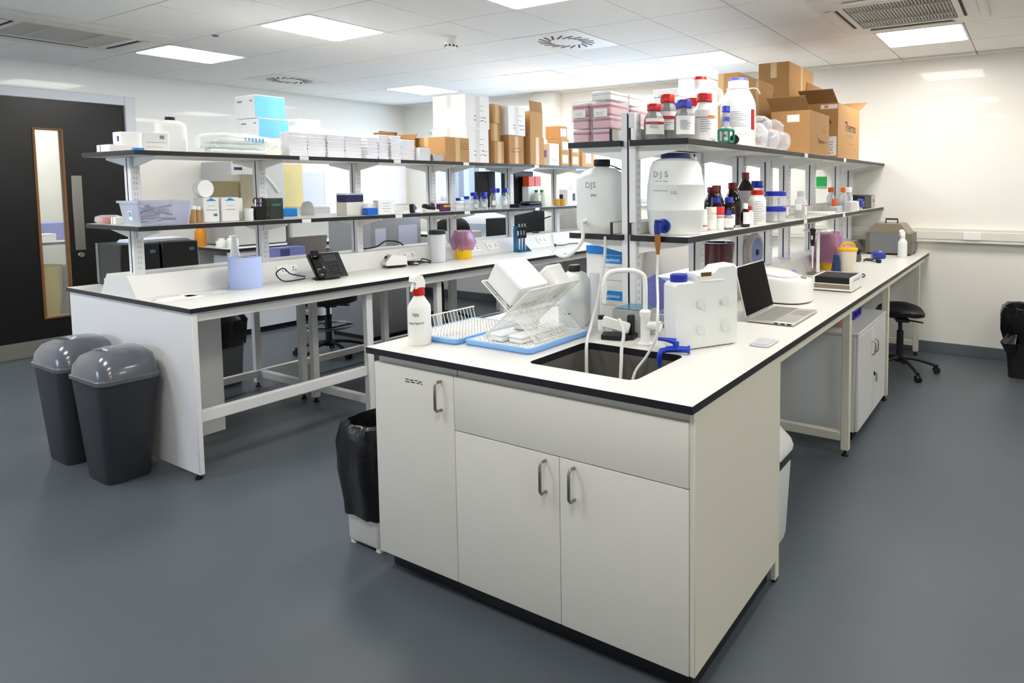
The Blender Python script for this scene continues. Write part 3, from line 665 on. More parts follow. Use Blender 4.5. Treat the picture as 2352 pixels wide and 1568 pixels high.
# ---- lower shelf: small jars and bottles
J = bottle
J('tub', 'white tub with a red band at the base beside the barrel carboy', (1.10, .515, Z1), .031, .1, WPL, WPL, .03, .016, .9, nr=.029, lab=PAPER, lz=(.5, .95), band=(RED, .3, .36), cat='tub')
J('tub', 'plain cream tub next to the red-banded tub', (1.16, .49, Z1), .026, .108, mat('cream_plastic', 'ece7da', .4), mat('cream_cap', 'f1ecdf', .4), .025, .03, .85, nr=.022, lab=PAPER, cat='tub')
J('tub', 'white tub with a broad red screw cap', (1.215, .475, Z1), .024, .108, WPL, RED, .026, .036, .9, nr=.022, lab=PAPER, band=(RED, .92, .97), cat='tub')
J('reagent_bottle', 'small grey bottle with a small blue cap on the lower shelf', (1.255, .445, Z1), .027, .092, GREYB, BLUE, .014, .024, .8, lab=PAPER, lz=(.2, .8), n=8)
J('amber_bottle', 'dark bottle with a blue cap next to the small grey bottle', (1.385, .50, Z1), .033, .15, AMBER, BLUE, .022, .028, .72, lab=PAPER)
J('amber_bottle', 'dark bottle with a blue cap behind the red-capped tub', (1.33, .545, Z1), .033, .15, AMBER, BLUE, .023, .03, .72, lab=PAPER)
J('amber_bottle', 'small amber bottle with a white cap and white label', (1.465, .445, Z1), .023, .118, mat('brown_glass', '2b0f0a', .1), WPL, .013, .028, .7, lab=PAPER, lz=(.25, .95), az=230)
J('tub', 'small white bottle with a red cap beside the amber bottle', (1.59, .47, Z1), .018, .1, WPL, RED, .011, .022, .8, cat='bottle', lab=PAPER)
b = J('reagent_bottle', 'tall white bottle with a flat red cap on the lower shelf', (1.70, .475, Z1), .048, .182, WPL, RED, .034, .026, .78, nr=.032); lines(b, .0485, .02, .12, 9, 225, w=34)
J('amber_bottle', 'wide brown bottle with a dark red cap behind the carboy', (1.415, .60, Z1), .047, .2, AMBER, DRED, .030, .03, .58, nr=.026)
J('amber_bottle', 'brown bottle with a dark red cap between two brown bottles', (1.51, .625, Z1), .04, .208, AMBER, DRED, .024, .028, .58, nr=.022)
J('amber_bottle', 'brown bottle with a raised dark red cap beside the tallest one', (1.60, .572, Z1), .045, .222, AMBER, DRED, .025, .036, .56, nr=.022)
b = J('amber_bottle', 'tallest brown bottle with a dark red cap and grey label', (1.805, .585, Z1), .056, .278, AMBER, DRED, .021, .036, .60, nr=.019, lab=mat('grey_label', 'b9b9b9', .6), lz=(.2, .98)); text('DI', .025, INK, b, (.058*math.cos(R(228)), .058*math.sin(R(228)), .12), (90, 0, -42))
J('dark_jar', 'squat dark green jar tucked behind the barrel carboy', (1.30, .625, Z1), .04, .115, mat('dark_green_glass', '10201c', .15), BLACKP, .034, .02, .85, cat='jar')
J('storage_jar', 'clear jar with a tall blue lid behind the white bottle', (2.02, .60, Z1), .034, .232, PLAST, BLUE, .035, .04, .92, nr=.03, cat='jar')
for i, z in enumerate((0, .087)):
    t = T('storage_jar', ('lower', 'upper')[i] + ' of two stacked clear jars with wide blue lids', 'jar', (1.95, .462, Z1+z)); r = .058
    k = K(); k.lathe([(r*.9, .001), (r, .004), (r, .062)], 28); P('wall', k, PLAST, t); k = K(); k.lathe([(r+.001, .06), (r+.003, .062), (r+.003, .083), (r, .086), (.001, .086)], 28); P('lid', k, BLUE, t)
    for j in range(7):
        a = 51*j; k = K(); k.lathe([(.004, 0), (.009, .005), (.009, .042), (.006, .044)], 10); P('vial', k, WPL if j % 3 else mat('pale_vial', 'c9ced6', .3), t, (.038*math.cos(R(a)), .038*math.sin(R(a)), .006))
for nm, x, y, h in (('square clear bottle with a clear cap and a white label', 2.45, .475, .17), ('clear bottle with a clear cap just behind the stacked jars', 2.33, .555, .17)):
    t = T('media_bottle', nm, 'bottle', (x, y, Z1)); k = K(); k.rlathe([(.06, .06, .012, .001), (.066, .066, .012, .01), (.066, .066, .012, .11), (.04, .04, .018, .132), (.036, .036, .017, .14)]); P('body', k, PLAST, t)
    k = K(); k.rlathe([(.06, .06, .012, .006), (.06, .06, .012, .085)]); P('liquid', k, clear('pale_liquid', 'd8d9d0', .25, .1), t)
    k = K(); k.lathe([(.022, .138), (.023, .142), (.022, .168), (.001, .17)], 18); P('cap', k, mat('frosted_cap', 'cfd0cb', .35), t)
    k = K(); k.box((-.0338, -.02, .05), (-.0332, .022, .09)); k.box((-.012, -.0338, .02), (.03, -.0332, .09)); P('paper_label', k, PAPER, t); k = K(); k.box((-.008, -.0342, .075), (.026, -.0339, .083)); P('red_print', k, mat('red_print', 'cc3a34', .6), t)
# things at the far end of the lower shelf
k = K(); k.box((-.11, -.10, 0), (.11, .10, .012), .003); k.box((-.10, -.09, .0125), (.10, .09, .02), .002)
one('plastic_tray', k, mat('pale_tray', 'efeee8', .4), 'shallow pale plastic tray lying on the lower shelf', 'tray', (2.95, .50, Z1))
t = T('wire_carrier', 'grey bottle carrier with a bent wire handle', 'bottle carrier', (3.42, .53, Z1)); k = K(); k.box((-.09, -.06, 0), (.09, .06, .045), .004); P('base', k, LGREY, t)
k = K(); k.tube([(-.085, 0, .04), (-.085, 0, .09), (-.03, 0, .14), (.03, 0, .14), (.085, 0, .09), (.085, 0, .04)], .003, 6, smooth=3); P('wire_handle', k, CHROME, t)
for dx, col in ((-.05, 'e8622c'), (.01, 'd9796e')):
    k = K(); k.lathe([(.012, .046), (.014, .05), (.014, .1), (.001, .1)], 14); P('coloured_cap', k, mat('cap_'+col, col, .4), t, (dx, -.02, 0))
OR = mat('orange_plastic', 'ee6a1e', .4)
for nm, x, y, cp in (('clear bottle of water with a white cap near the far shelf end', 3.52, .435, WPL), ('clear flask with an orange cap behind the white-capped bottle', 3.62, .50, OR), ('clear flask with an orange cap beside the wire carrier', 3.62, .60, OR)):
    t = T('culture_flask', nm, 'flask', (x, y, Z1)); k = K(); k.rlathe([(.06, .05, .012, .001), (.064, .054, .012, .008), (.064, .054, .012, .115), (.034, .034, .016, .14), (.03, .03, .014, .15)]); P('body', k, PLAST, t)
    k = K(); k.rlathe([(.058, .048, .012, .004), (.058, .048, .012, .07)]); P('liquid', k, clear('water', 'dfe3e4', .2, .1), t); k = K(); k.lathe([(.024, .148), (.024, .182), (.02, .186), (.001, .186)], 18); P('cap', k, cp, t)
t = T('glove_box', 'torn white carton with blue gloves spilling out', 'glove box', (3.80, .455, Z1)); k = K(); k.box((-.085, -.045, 0), (.085, .055, .075), .004); P('carton', k, CARDW, t)
k = K(); bmesh.ops.create_icosphere(k.bm, subdivisions=3, radius=1)
for v in k.bm.verts: c = v.co; n = 1+.28*math.sin(7*c.x+1)*math.sin(6*c.z)+.2*math.sin(9*c.y); v.co = Vector((c.x*.06*n, c.y*.03*n, c.z*.03*n))
P('gloves', k, mat('blue_nitrile', '4a58b4', .5), t, (.01, -.045, .055), (0, 20, 0))
t = T('power_supply', 'small black and grey power supply with a red button', 'instrument', (4.30, .53, Z1)); k = K(); k.box((-.2, -.09, .004), (.2, .09, .115), .006); P('case', k, BLACKP, t); k = K(); k.box((.04, -.0935, .006), (.195, -.0903, .112), .001); P('front_panel', k, mat('panel_grey', 'a9a9a3', .4), t); k = K(); k.box((.11, -.098, .05), (.14, -.0936, .08), .002); P('red_button', k, mat('orange_red_button', 'e8442a', .4), t)
# ---------------------------------------------------------------- on the sink bench worktop
ZW = ZT + .0006
# spray bottle
def spray(label, loc, r, h, body, collar, head, rz=0, writing=None):
    t = T('spray_bottle', label, 'spray bottle', loc, rz)
    hs = h*.56; hn = h*.72
    k = K(); k.lathe([(r*.6, 0), (r*.95, 0), (r, .006), (r, hs*.92), (r*.96, hs), (r*.42, hn*.97), (r*.40, hn)], 28); P('body', k, body, t)
    k = K(); k.lathe([(r*.50, hn-.004), (r*.53, hn), (r*.50, hn+h*.095), (r*.40, hn+h*.10)], 20); P('collar', k, collar, t)
    z = hn + h*.085
    k = K(); k.prism([(-r*.50, z), (r*.46, z), (r*.52, z+h*.09), (r*.22, h*.985), (-r*.25, h*.998), (-r*.74, h*.975), (-r*.80, h*.91), (-r*.50, h*.89)], -r*.32, r*.32, 'y'); 
    P('trigger_head', k, head, t)
    k = K(); k.prism([(-r*.62, h*.90), (-r*.48, h*.90), (-r*.62, z+.002), (-r*.80, z-h*.035), (-r*.85, z-h*.03)], -r*.12, r*.12, 'y'); P('trigger', k, head, t)
    for s_, zz, sz, m in writing or (): text(s_, sz, m, t, (-r*.82, r*-.56, zz), (90, 0, -125))
    return t
spray('white spray bottle with a red collar and handwritten label', (.135, 1.262, ZW), .043, .272, WPL, RED, WPL, 55 - 45)
t = bpy.data.objects['spray_bottle']; t.rotation_euler = (0, 0, 0)
for s_, z, sz in (('70%', .115, .017), ('Isopropanol', .085, .014)):
    wrap(s_, sz, INK, t, .0435, 212, z, .9, .004)
spray('small white spray bottle beside the grey water bath', (4.20, .145, ZW), .038, .235, mat('translucent_bottle', 'e7e9e8', .25), WPL, WPL, -72)
# blue drainer trays
TRAYB = mat('sky_blue_plastic', '7fb0ea', .4)
def tray(label, x0, x1, y0, y1):
    t = T('drainer_tray', label, 'drainer tray', ((x0+x1)/2, (y0+y1)/2, ZW)); w, d = x1-x0, y1-y0
    k = K(); o = rrect(w, d, .02); i = rrect(w-.03, d-.03, .012)
    k.loft([[(a*.97, b*.97, 0) for a, b in o], [(a, b, .006) for a, b in o], [(a, b, .017) for a, b in o], [(a*.995, b*.995, .02) for a, b in o], [(a, b, .02) for a, b in i], [(a, b, .014) for a, b in i]], True, True); P('rim', k, TRAYB, t)
    k = K(); n = 14; m = 20
    for u in range(n+1): k.box((-w/2+.016, -d/2+.016+(d-.032)*u/n-.0025, .0142), (w/2-.016, -d/2+.016+(d-.032)*u/n+.0025, .0195))
    for u in range(m+1): k.box((-w/2+.016+(w-.032)*u/m-.0025, -d/2+.016, .0142), (-w/2+.016+(w-.032)*u/m+.0025, d/2-.016, .0195))
    k.box((-w/2+.015, -d/2+.015, .0141), (w/2-.015, d/2-.015, .0155))
    P('draining_grid', k, WPL, t); return t
tr1 = tray('sky-blue drainer tray with a white grid under the wire rack', .205, .60, .765, 1.10)
tr2 = tray('sky-blue drainer tray with white side bars beside the spray bottle', .18, .55, 1.115, 1.39)
k = K(); w, d = .36, .265
for u in range(19): x = -.17+.019*u; k.tube([(x, .12, .02), (x, .134, .07)], .0016, 5)
k.tube([(-.18, .134, .07), (.18, .134, .07)], .003, 6); P('side_bars', k, WPL, tr2)
# folding wire rack, X-shaped, extruded along x
t = T('wire_rack', 'white folding wire dish rack standing on the blue tray', 'dish rack', (0, 0, 0)); zb = ZW+.0215
WIRE = mat('white_coated_wire', 'e9e8e3', .35)
def wing(y0, z0, y1, z1, xa, xb, n, name):
    k = K(); q = lambda x, s: (x, y0+(y1-y0)*s, z0+(z1-z0)*s)
    k.tube([q(xa, 0), q(xa, 1)], .0034, 6); k.tube([q(xb, 0), q(xb, 1)], .0034, 6); k.tube([q(xa, 1), q(xb, 1)], .0034, 6); k.tube([q(xa, .42), q(xb, .42)], .0024, 6); k.tube([q(xa, 0), q(xb, 0)], .0024, 6)
    for i in range(1, n): x = xa+(xb-xa)*i/n; k.tube([q(x, .0), q(x, 1)], .0019, 5)
    P(name, k, WIRE, t)
wing(1.055, zb+.003, .815, 1.125, .27, .575, 20, 'rack_wing'); wing(.80, zb+.003, 1.075, 1.14, .285, .56, 20, 'rack_wing')
# white racks drying in it
FOAM = mat('white_rack_plastic', 'f3f3f1', .45)
def dish_box(label, loc, rot, w, d, h):
    t = T('rack_box', label, 'box', loc, rot=rot); k = K(); o = rrect(w, d, .012); i = rrect(w-.012, d-.012, .008)
    k.loft([[(a*.93, b*.93, 0) for a, b in o], [(a, b, h) for a, b in o], [(a*1.03, b*1.03, h) for a, b in o], [(a*1.03, b*1.03, h-.004) for a, b in o]], True, False); P('shell', k, FOAM, t)
    k = K(); k.loft([[(a, b, h+.0005) for a, b in o], [(a*1.01, b*1.01, h+.006) for a, b in o], [(a*.97, b*.97, h+.012) for a, b in o], [(a*.6, b*.6, h+.014) for a, b in o]], True, True); P('lid', k, FOAM, t)
dish_box('large white plastic rack box tilted in the wire rack', (.365, .992, 1.10), (38, 0, 0), .165, .165, .085)
dish_box('white cube-like rack box tilted at the far end of the wire rack', (.51, .872, 1.088), (-40, 0, 0), .095, .10, .085)
# small lidded boxes on the tray
for i, (x, y, h) in enumerate(((.285, .962, .032), (.295, .878, .03), (.385, .878, .03), (.475, .878, .03), (.375, .962, .03), (.465, .962, .028))):
    tt = T('sample_box', 'small frosted white sample box on the blue draining tray', 'box', (x, y, ZW+.0198), 4*i-8, 'sample boxes on the tray')
    k = K(); k.box((-.04, -.034, 0), (.04, .034, h*.6), .004); P('tub', k, mat('frosted_white', 'eef0f0', .35), tt); k = K(); k.box((-.042, -.036, h*.6), (.042, .036, h), .004); P('lid', k, MATS['frosted_white'], tt)
tt = T('sample_box', 'small frosted white sample box stacked on another on the tray', 'box', (.375, .928, ZW+.0503), 15, 'sample boxes on the tray'); k = K(); k.box((-.04, -.036, 0), (.04, .036, .02), .004); P('tub', k, MATS['frosted_white'], tt); k = K(); k.box((-.042, -.038, .02), (.042, .038, .032), .004); P('lid', k, MATS['frosted_white'], tt)
# jerrycans
t = T('jerrycan', 'white upright jerrycan with a black cap behind the wire rack', 'jerrycan', (.715, .945, ZW), 20)
k = K(); k.rlathe([(.15, .11, .03, 0), (.16, .12, .035, .01), (.16, .12, .035, .17), (.15, .112, .035, .20), (.11, .08, .03, .228), (.06, .06, .028, .238)]); P('body', k, HDPE, t)
k = K(); k.lathe([(.026, .234), (.027, .237), (.027, .262), (.024, .266), (.001, .266)], 20); P('cap', k, BLACKP, t); marks(t, 'x', (-.0803, .01, .06), .035, 1, .01)
t = T('jerrycan', 'flat translucent jerrycan with a blue cap and moulded dimples', 'jerrycan', (.645, .29, ZW), -32)
# body: wide along local x, thin along y, notch for the neck, slot for the hand
k = K(); W2, D2, H = .142, .045, .285
prof = [(-W2+.012, 0), (W2-.012, 0), (W2, .012), (W2, H+.012), (W2-.015, H+.027), (.055, H+.022), (.035, H+.004), (-.045, H-.003), (-.055, H-.03), (-W2+.012, H-.03), (-W2, H-.042), (-W2, .012)]
def inset(p, q): return [(x*q, .14+(z-.14)*q) for x, z in p]
k.loft([[(x, -D2, z) for x, z in inset(prof, .965)], [(x, -D2*.8, z) for x, z in prof], [(x, D2*.8, z) for x, z in prof], [(x, D2, z) for x, z in inset(prof, .965)]]); P('body', k, HDPE, t)
k = K(); k.lathe([(.03, H-.034), (.033, H-.03), (.034, H-.006), (.031, H-.002), (.001, H-.002)], 24); P('cap', k, BLUE, t, (-.098, 0, 0))
k = K(); k.box((-.028, -D2-.0005, H-.014), (.02, -D2+.003, H+.003), .002); P('hand_slot', k, mat('slot_brown', '5e451b', .5), t)
k = K(); k.box((-.03, -D2-.004, H-.034), (.075, -D2+.004, H-.026), .003); P('mould_ridge', k, HDPE, t)
for sx in (-.035, .075):
    for z in (.075, .175):
        k = K(); k.lathe([(.001, 0), (.012, .002), (.016, .006), (.017, .008)], 14, axis='y'); P('dimple', k, mat('hdpe_shade', 'dfe2dd', .5), t, (sx, -D2-.0055, z), (0, 0, 0)) 
t = T('measuring_cylinder', 'tall clear measuring cylinder standing behind the drainer tray', 'measuring cylinder', (.74, .855, ZW))
k = K(); k.lathe([(.034, 0), (.034, .006), (.022, .012), (.021, .02), (.021, .225), (.024, .23)], 24); P('tube', k, PLAST, t); k = K(); [k.arc(.0215, 190, 225 if i % 5 else 245, .05+.008*i, .0506+.008*i, 5) for i in range(20)]; P('graduations', k, INKG, t)
# appleton cartons
def appleton(label, z, h):
    t = T('supply_carton', label, 'box', (.97, .895, z), 0)
    k = K(); k.box((-.09, -.105, 0), (.09, .105, h), .002); P('body', k, CARDW, t)
    k = K(); k.box((-.0908, -.095, h*.50), (-.0902, .012, h*.74)); l = P('logo_panel', k, CYAN, t); text('appleton', .0225, PAPER, l, (-.0911, -.041, h*.57), FX, bold=.008)
    text('for the Life Scientist', .0105, INKG, t, (-.0905, -.02, h*.36), FX); return t
a2 = appleton('upper white supply carton with a blue logo and blue top edge', ZW+.181, .155)
k = K(); k.prism([(.105, .124), (.095, .117), (-.105, .117), (-.105, .155), (.105, .155)], -.0909, -.0903, 'x'); P('blue_top_band', k, CYAN, a2); k = K(); k.box((-.0905, -.1055, .1552), (.09, .1055, .1562)); P('blue_lid', k, CYAN, a2)
a1 = appleton('lower white supply carton with a blue logo standing on the worktop', ZW, .180)
k = K(); k.box((-.055, -.05, 0), (.055, .05, .14), .003); one('lilac_carton', k, mat('lilac_card', '7d7fd0', .6), 'small lilac carton standing against the supply cartons', 'box', (.885, .695, ZW), rz=0) if False else k.bm.free()
t = T('lilac_box', 'lilac box with pointed flap standing beside the supply cartons', 'box', (1.0, .66, ZW)); LIL = mat('lilac_card', '7c80cc', .6)
k = K(); k.box((-.06, -.05, 0), (.06, .062, .185), .002); P('body', k, LIL, t); k = K(); k.prism([(-.05, .185), (.062, .185), (.005, .215)], -.06, -.055, 'x'); P('flap', k, LIL, t)
# tap
t = T('lab_tap', 'white swan-neck laboratory tap behind the sink', 'tap', (.557, .487, ZW))
k = K(); k.lathe([(.03, 0), (.03, .004), (.02, .012), (.0185, .03), (.0185, .105), (.022, .112), (.022, .128), (.016, .134)], 24); P('base', k, WPL, t)
k = K(); k.tube([(0, 0, .12), (0, 0, .24), (-.006, .008, .272), (-.03, .035, .288), (-.06, .07, .29), (-.085, .10, .285), (-.10, .117, .262), (-.103, .120, .235)], .0095, 14, smooth=4); k.tube([(-.103, .120, .238), (-.103, .120, .22), (-.103, .120, .205), (-.103, .12, .165)], [.0135, .0135, .0095, .006], 14); P('spout', k, WPL, t)
for i in range(6):
    k = K(); k.lathe([(.0085-.0004*i, -.002), (.0085-.0004*i, .002)], 12); P('hose_barb', k, WPL, t, (-.103, .12, .203-.0068*i))
k = K(); k.tube([(.0, 0, .075), (.008, -.045, .075), (.009, -.05, .075)], .0155, 14); k.tube([(.009, -.05, .075), (.011, -.063, .075)], .019, 14); P('side_valve', k, WPL, t)
k = K(); k.prism([(-.02, .06), (.015, .052), (.025, .06), (.015, .08), (0, .083)], -.078, -.066, 'y'); P('lever', k, WPL, t); k = K(); k.at((.013, -.075, .075)); k.lathe([(.009, 0), (.009, .012), (.001, .013)], 12, axis='y'); P('lever_dot', k, BLACKP, t)
# blue bench tap over the sink
RB = mat('vivid_blue_plastic', '1a3fbd', .35)
t = T('blue_stopcock', 'blue plastic stopcock lying at the sink rim', 'stopcock', (.474, .325, ZW+.0))
k = K(); k.tube([(.03, -.075, .024), (.01, -.02, .024), (0, .0, .024), (-.02, .02, .024)], .0165, 12); k.tube([(.034, -.085, .024), (.03, -.075, .024)], .021, 12); k.tube([(.008, -.02, .03), (.008, -.02, .062)], .016, 12); P('body', k, RB, t)
k = K(); k.tube([(.008, -.02, .062), (-.012, .025, .072), (-.03, .06, .076)], [.017, .010, .009], 12); P('lever', k, RB, t)
k = K(); k.tube([(-.015, .015, .024), (-.04, .035, .020), (-.05, .04, .0), (-.052, .042, -.025), (-.052, .042, -.05), (-.052, .042, -.062)], [.014, .015, .014, .013, .007, .004], 12); P('nozzle', k, RB, t)
t.scale = (.74, .74, .74)
# hoses
HOSE = clear('milky_hose', 'e9eae6', .75, .3)
def hose(label, pts, r, m=HOSE): k = K(); k.tube(pts, r, 8, smooth=6); return one('hose', k, m, label, 'hose')
hose('thin clear hose hanging from the barrel carboy tap to the blue stopcock', [(.7285, .5275, 1.235), (.70, .515, 1.15), (.60, .455, 1.06), (.535, .42, 1.005), (.508, .408, .95), (.45, .415, .89), (.39, .43, .84), (.36, .43, .78)], .0055)
hose('white hose looping down from the cylindrical carboy tap', [(.729, .908, 1.335), (.722, .905, 1.28), (.68, .915, 1.235), (.66, .955, 1.21), (.66, 1.01, 1.225), (.68, 1.04, 1.265), (.70, 1.06, 1.295)], .0085, WPL)
hose('pale hose running from under the shelf down into the sink', [(.745, .80, 1.295), (.73, .795, 1.2), (.66, .78, 1.05), (.55, .735, .96), (.44, .68, .915), (.40, .655, .85), (.38, .64, .74)], .0065)
hose('clear hose bending from the clamp into the sink', [(.545, .60, .985), (.53, .585, .985), (.50, .55, .945), (.455, .53, .90), (.42, .51, .85), (.36, .48, .73)], .0068)
# perspex box and clamp
t = T('acrylic_box', 'grey-tinted acrylic box with a blue lid behind the clamp', 'box', (.705, .635, ZW), 0)
k = K(); k.box((-.06, -.085, 0), (.06, .065, .105), .002); P('shell', k, clear('smoky_acrylic', 'cfd2c9', .55, .1), t); k = K(); k.box((-.055, -.075, .1055), (.06, .055, .1095), .001); P('lid', k, clear('blue_acrylic', '5fa3c4', .55, .1), t)
t = T('tube_clamp', 'black and white clamp stand with a black base at the sink', 'clamp', (.585, .635, ZW), 0)
k = K(); k.prism([(-.05, .045), (.012, .075), (.06, -.06), (.0, -.075), (-.035, -.04)], 0, .018); P('base', k, BLACKP, t)
k = K(); k.box((.015, -.06, .0185), (.04, -.035, .095), .003); P('back_post', k, BLACKP, t)
k = K(); k.at((-.005, .0, .055), (14, 0, 20)); k.box((-.008, -.055, -.022), (.008, .06, .022), .004); P('white_arm', k, WPL, t)
k = K(); k.at((-.02, .065, .03)); k.lathe([(.014, 0), (.014, .045), (.001, .045)], 16); P('clamp_block', k, WPL, t); k = K(); k.at((-.02, .065, .075)); k.lathe([(.013, 0), (.013, .016), (.001, .017)], 14); P('clamp_knob', k, BLACKP, t)
# wire basket beside the jerrycan
t = T('wire_basket', 'white wire basket standing between the tap and jerrycan', 'basket', (.80, .46, ZW)); k = K()
w, d, h = .16, .20, .085
for z in (.003, h*.6, h): k.tube([(-w/2, -d/2, z), (w/2, -d/2, z), (w/2, d/2, z), (-w/2, d/2, z), (-w/2, -d/2, z)], .002, 5)
for i in range(15): y = -d/2 + d*i/14; k.tube([(-w/2, y, h), (-w/2, y, .003), (w/2, y, .003), (w/2, y, h)], .0012, 4)
for i in range(11): x = -w/2 + w*i/10; k.tube([(x, -d/2, h), (x, -d/2, .003), (x, d/2, .003), (x, d/2, h)], .0012, 4)
P('wires', k, WIRE, t)
# blue-lidded waste thing and cables by the trunking
k = K(); k.lathe([(.03, 0), (.034, .004), (.034, .10), (.02, .15), (.02, .18), (.001, .18)], 18); one('navy_flask', k, mat('navy_indigo', '2a2c78', .35), 'indigo flask standing behind the white tap', 'flask', (1.04, .56, ZW))
k = K(); k.tube([(1.02, .47, ZW+.19), (1.04, .46, ZW+.2), (1.10, .44, ZW+.15), (1.14, .43, ZW+.05), (1.15, .43, ZW+.006)], .006, 7, smooth=5); k.tube([(1.02, .47, ZW+.19), (1.0, .50, ZW+.1), (1.0, .515, ZW+.006)], .006, 7, smooth=4); one('black_cable', k, BLACKP, 'thick black cable arching in front of the trunking', 'cable')
# laptop
t = T('laptop', 'open silver laptop with a black screen on the sink bench', 'laptop', (1.30, .19, ZW), 0); SIL = mat('silver_aluminium', 'c9c7c0', .35, .7)
# keyboard half: screen hinge along y=+ side? hinge at the side x=-.17 .. the base spans x .355 by y .215
k = K(); k.box((-.175, -.11, .002), (.185, .11, .016), .004); base = P('base', k, SIL, t)
k = K(); k.box((-.165, -.02, .0162), (.175, .098, .0168)); P('keyboard_well', k, mat('keyboard_grey', 'a3a19c', .5), base)
kb = K()
for r_ in range(6):
    for c_ in range(15): kb.box((-.16+.0222*c_, -.014+.0178*r_, .0168), (-.16+.0222*c_+.0195, -.014+.0178*r_+.0152, .0182))
P('keys', kb, mat('key_grey', '8d8b86', .5), base)
k = K(); k.box((.02, -.1, .0162), (.135, -.03, .0167)); P('touchpad', k, mat('pad_grey', '8e8c87', .4), base)
for dx in (-.13, -.1, -.07): 
    k = K(); k.box((-.1765, dx+.03, .006), (-.1748, dx+.048, .011)); P('port', k, DARK, base)
t.rotation_euler = (0, 0, R(0))
k = K(); k.box((-.178, -.004, 0), (.178, .004, .235), .003); scr = P('screen_lid', k, SIL, t, (.005, .112, .016), (-14, 0, 0)); k = K(); k.box((-.172, -.0052, .008), (.172, -.0042, .229)); P('screen', k, mat('black_screen', '020203', .3, spec=.03), scr)
# small tray by the edge
k = K(); k.rlathe([(.12, .075, .012, 0), (.125, .08, .014, .004), (.125, .08, .014, .006)]); k.rlathe([(.10, .055, .008, .0065), (.10, .055, .008, .009)]); one('sample_tray', k, mat('frosted_grey', 'cfd0d2', .25), 'small frosted plastic tray lying near the worktop edge', 'tray', (.785, .085, ZW))
# centrifuge
CF = mat('centrifuge_white', 'e9e8e4', .3)
t = T('centrifuge', 'rounded white bench centrifuge with a small display', 'centrifuge', (1.745, .345, ZW), 0)
k = K()
def cfr(w, d, z, sh=0):
    # flat at the back (+y), half-round at the front (-y)
    pts = [(w/2, d/2-.02), (w/2-.02, d/2), (-w/2+.02, d/2), (-w/2, d/2-.02)]
    for i in range(15): a = PI + PI*i/14; pts.append((w/2*math.cos(a), -d/2 + w*.42 + w*.42*math.sin(a)))
    return [(a, b + sh, z) for a, b in pts]
k.loft([cfr(.25, .31, .006), cfr(.26, .32, .012), [(x, y, z + .10*(y+.16)) for x, y, z in cfr(.26, .32, .098)], [(x, y, z + .10*(y+.16)) for x, y, z in cfr(.25, .31, .112)], [(x, y, z + .10*(y+.16)) for x, y, z in cfr(.22, .28, .118)]]); P('body', k, CF, t)
k = K(); k.loft([cfr(.235, .28, .002), cfr(.24, .29, .008)]); P('foot', k, BLACKP, t)
k = K(); k.loft([[(x, y + .03, z + .10*(y+.19)) for x, y, z in cfr(.21, .21, .119)], [(x, y + .03, z + .10*(y+.19)) for x, y, z in cfr(.215, .215, .128)], [(x*.85, y*.85 + .03, z + .10*(y+.19)) for x, y, z in cfr(.21, .21, .137)], [(x*.4, y*.4+.03, z + .10*(y+.19)) for x, y, z in cfr(.21, .21, .141)]]); P('lid', k, CF, t)
k = K(); k.at((.035, -.105, .1245), (6, 0, 20)); k.box((-.03, -.014, 0), (.03, .014, .003), .001); P('display', k, mat('lcd_green', '8f9a86', .3), t)
k = K(); k.at((.075, -.04, .131)); k.lathe([(.014, 0), (.014, .02), (.011, .024), (.001, .024)], 16); P('blue_knob', k, mat('soft_blue', '7b93d0', .4), t)
# gel unit
t = T('gel_tank', 'white open-fronted gel unit with black insert and row of dots', 'gel tank', (2.27, .19, ZW), 0)
k = K(); k.box((-.125, -.115, .006), (.125, .115, .018), .003); k.box((-.125, -.115, .018), (.125, -.10, .085), .003); k.box((-.125, .10, .018), (.125, .115, .085), .003); k.box((-.125, -.1, .042), (.12, .1, .047)); k.box((.11, -.1, .018), (.125, .1, .085)); P('case', k, CF, t)
k = K(); k.box((-.124, -.098, .0475), (.108, .098, .085), .004); P('black_insert', k, mat('black_rubber', '101011', .7, bump=.4, nscale=30), t)
k = K(); k.box((-.1245, -.098, .019), (-.10, .098, .041)); P('strip', k, mat('brown_strip', '8a7a62', .4), t)
for i in range(6):
    k = K(); k.lathe([(.004, 0), (.004, .001)], 10, axis='y'); P('dot', k, INK, t, (-.07+.024*i, -.1151, .062))
# pipette stand
t = T('pipette_stand', 'white carousel pipette stand holding one black pipette', 'pipette stand', (2.84, .472, ZW))
k = K(); k.lathe([(.075, 0), (.075, .008), (.02, .014)], 24); P('foot', k, mat('steel_foot', '8f8d87', .4, .6), t); k = K(); k.lathe([(.014, .012), (.011, .05), (.011, .30)], 14); P('column', k, WPL, t)
k = K(); k.lathe([(.03, .29), (.075, .294), (.08, .3), (.075, .306), (.02, .31)], 24)
for i in range(6): a = 60*i; k.at((.08*math.cos(R(a)), .08*math.sin(R(a)), .296), (0, 0, a)); k.box((-.01, -.018, 0), (.025, .018, .010), .003)
k.at(); P('carousel', k, WPL, t)
def pipette(parent, loc, name='pipette', s=1.0):
    k = K(); k.lathe([(.004, -.16), (.0055, -.10), (.007, -.06), (.010, -.03)], 12); o = P(name, k, WPL, parent, loc); o.scale = (s, s, s)
    k = K(); k.lathe([(.011, -.04), (.016, -.02), (.017, .055), (.019, .07), (.012, .078)], 14); P('grip', k, BLACKP, o); k = K(); k.lathe([(.007, .078), (.007, .10), (.012, .104), (.012, .11), (.001, .111)], 12); P('plunger', k, LGREY, o)
    k = K(); k.box((-.019, -.008, -.005), (-.0165, .008, .03)); P('volume_window', k, PAPER, o)
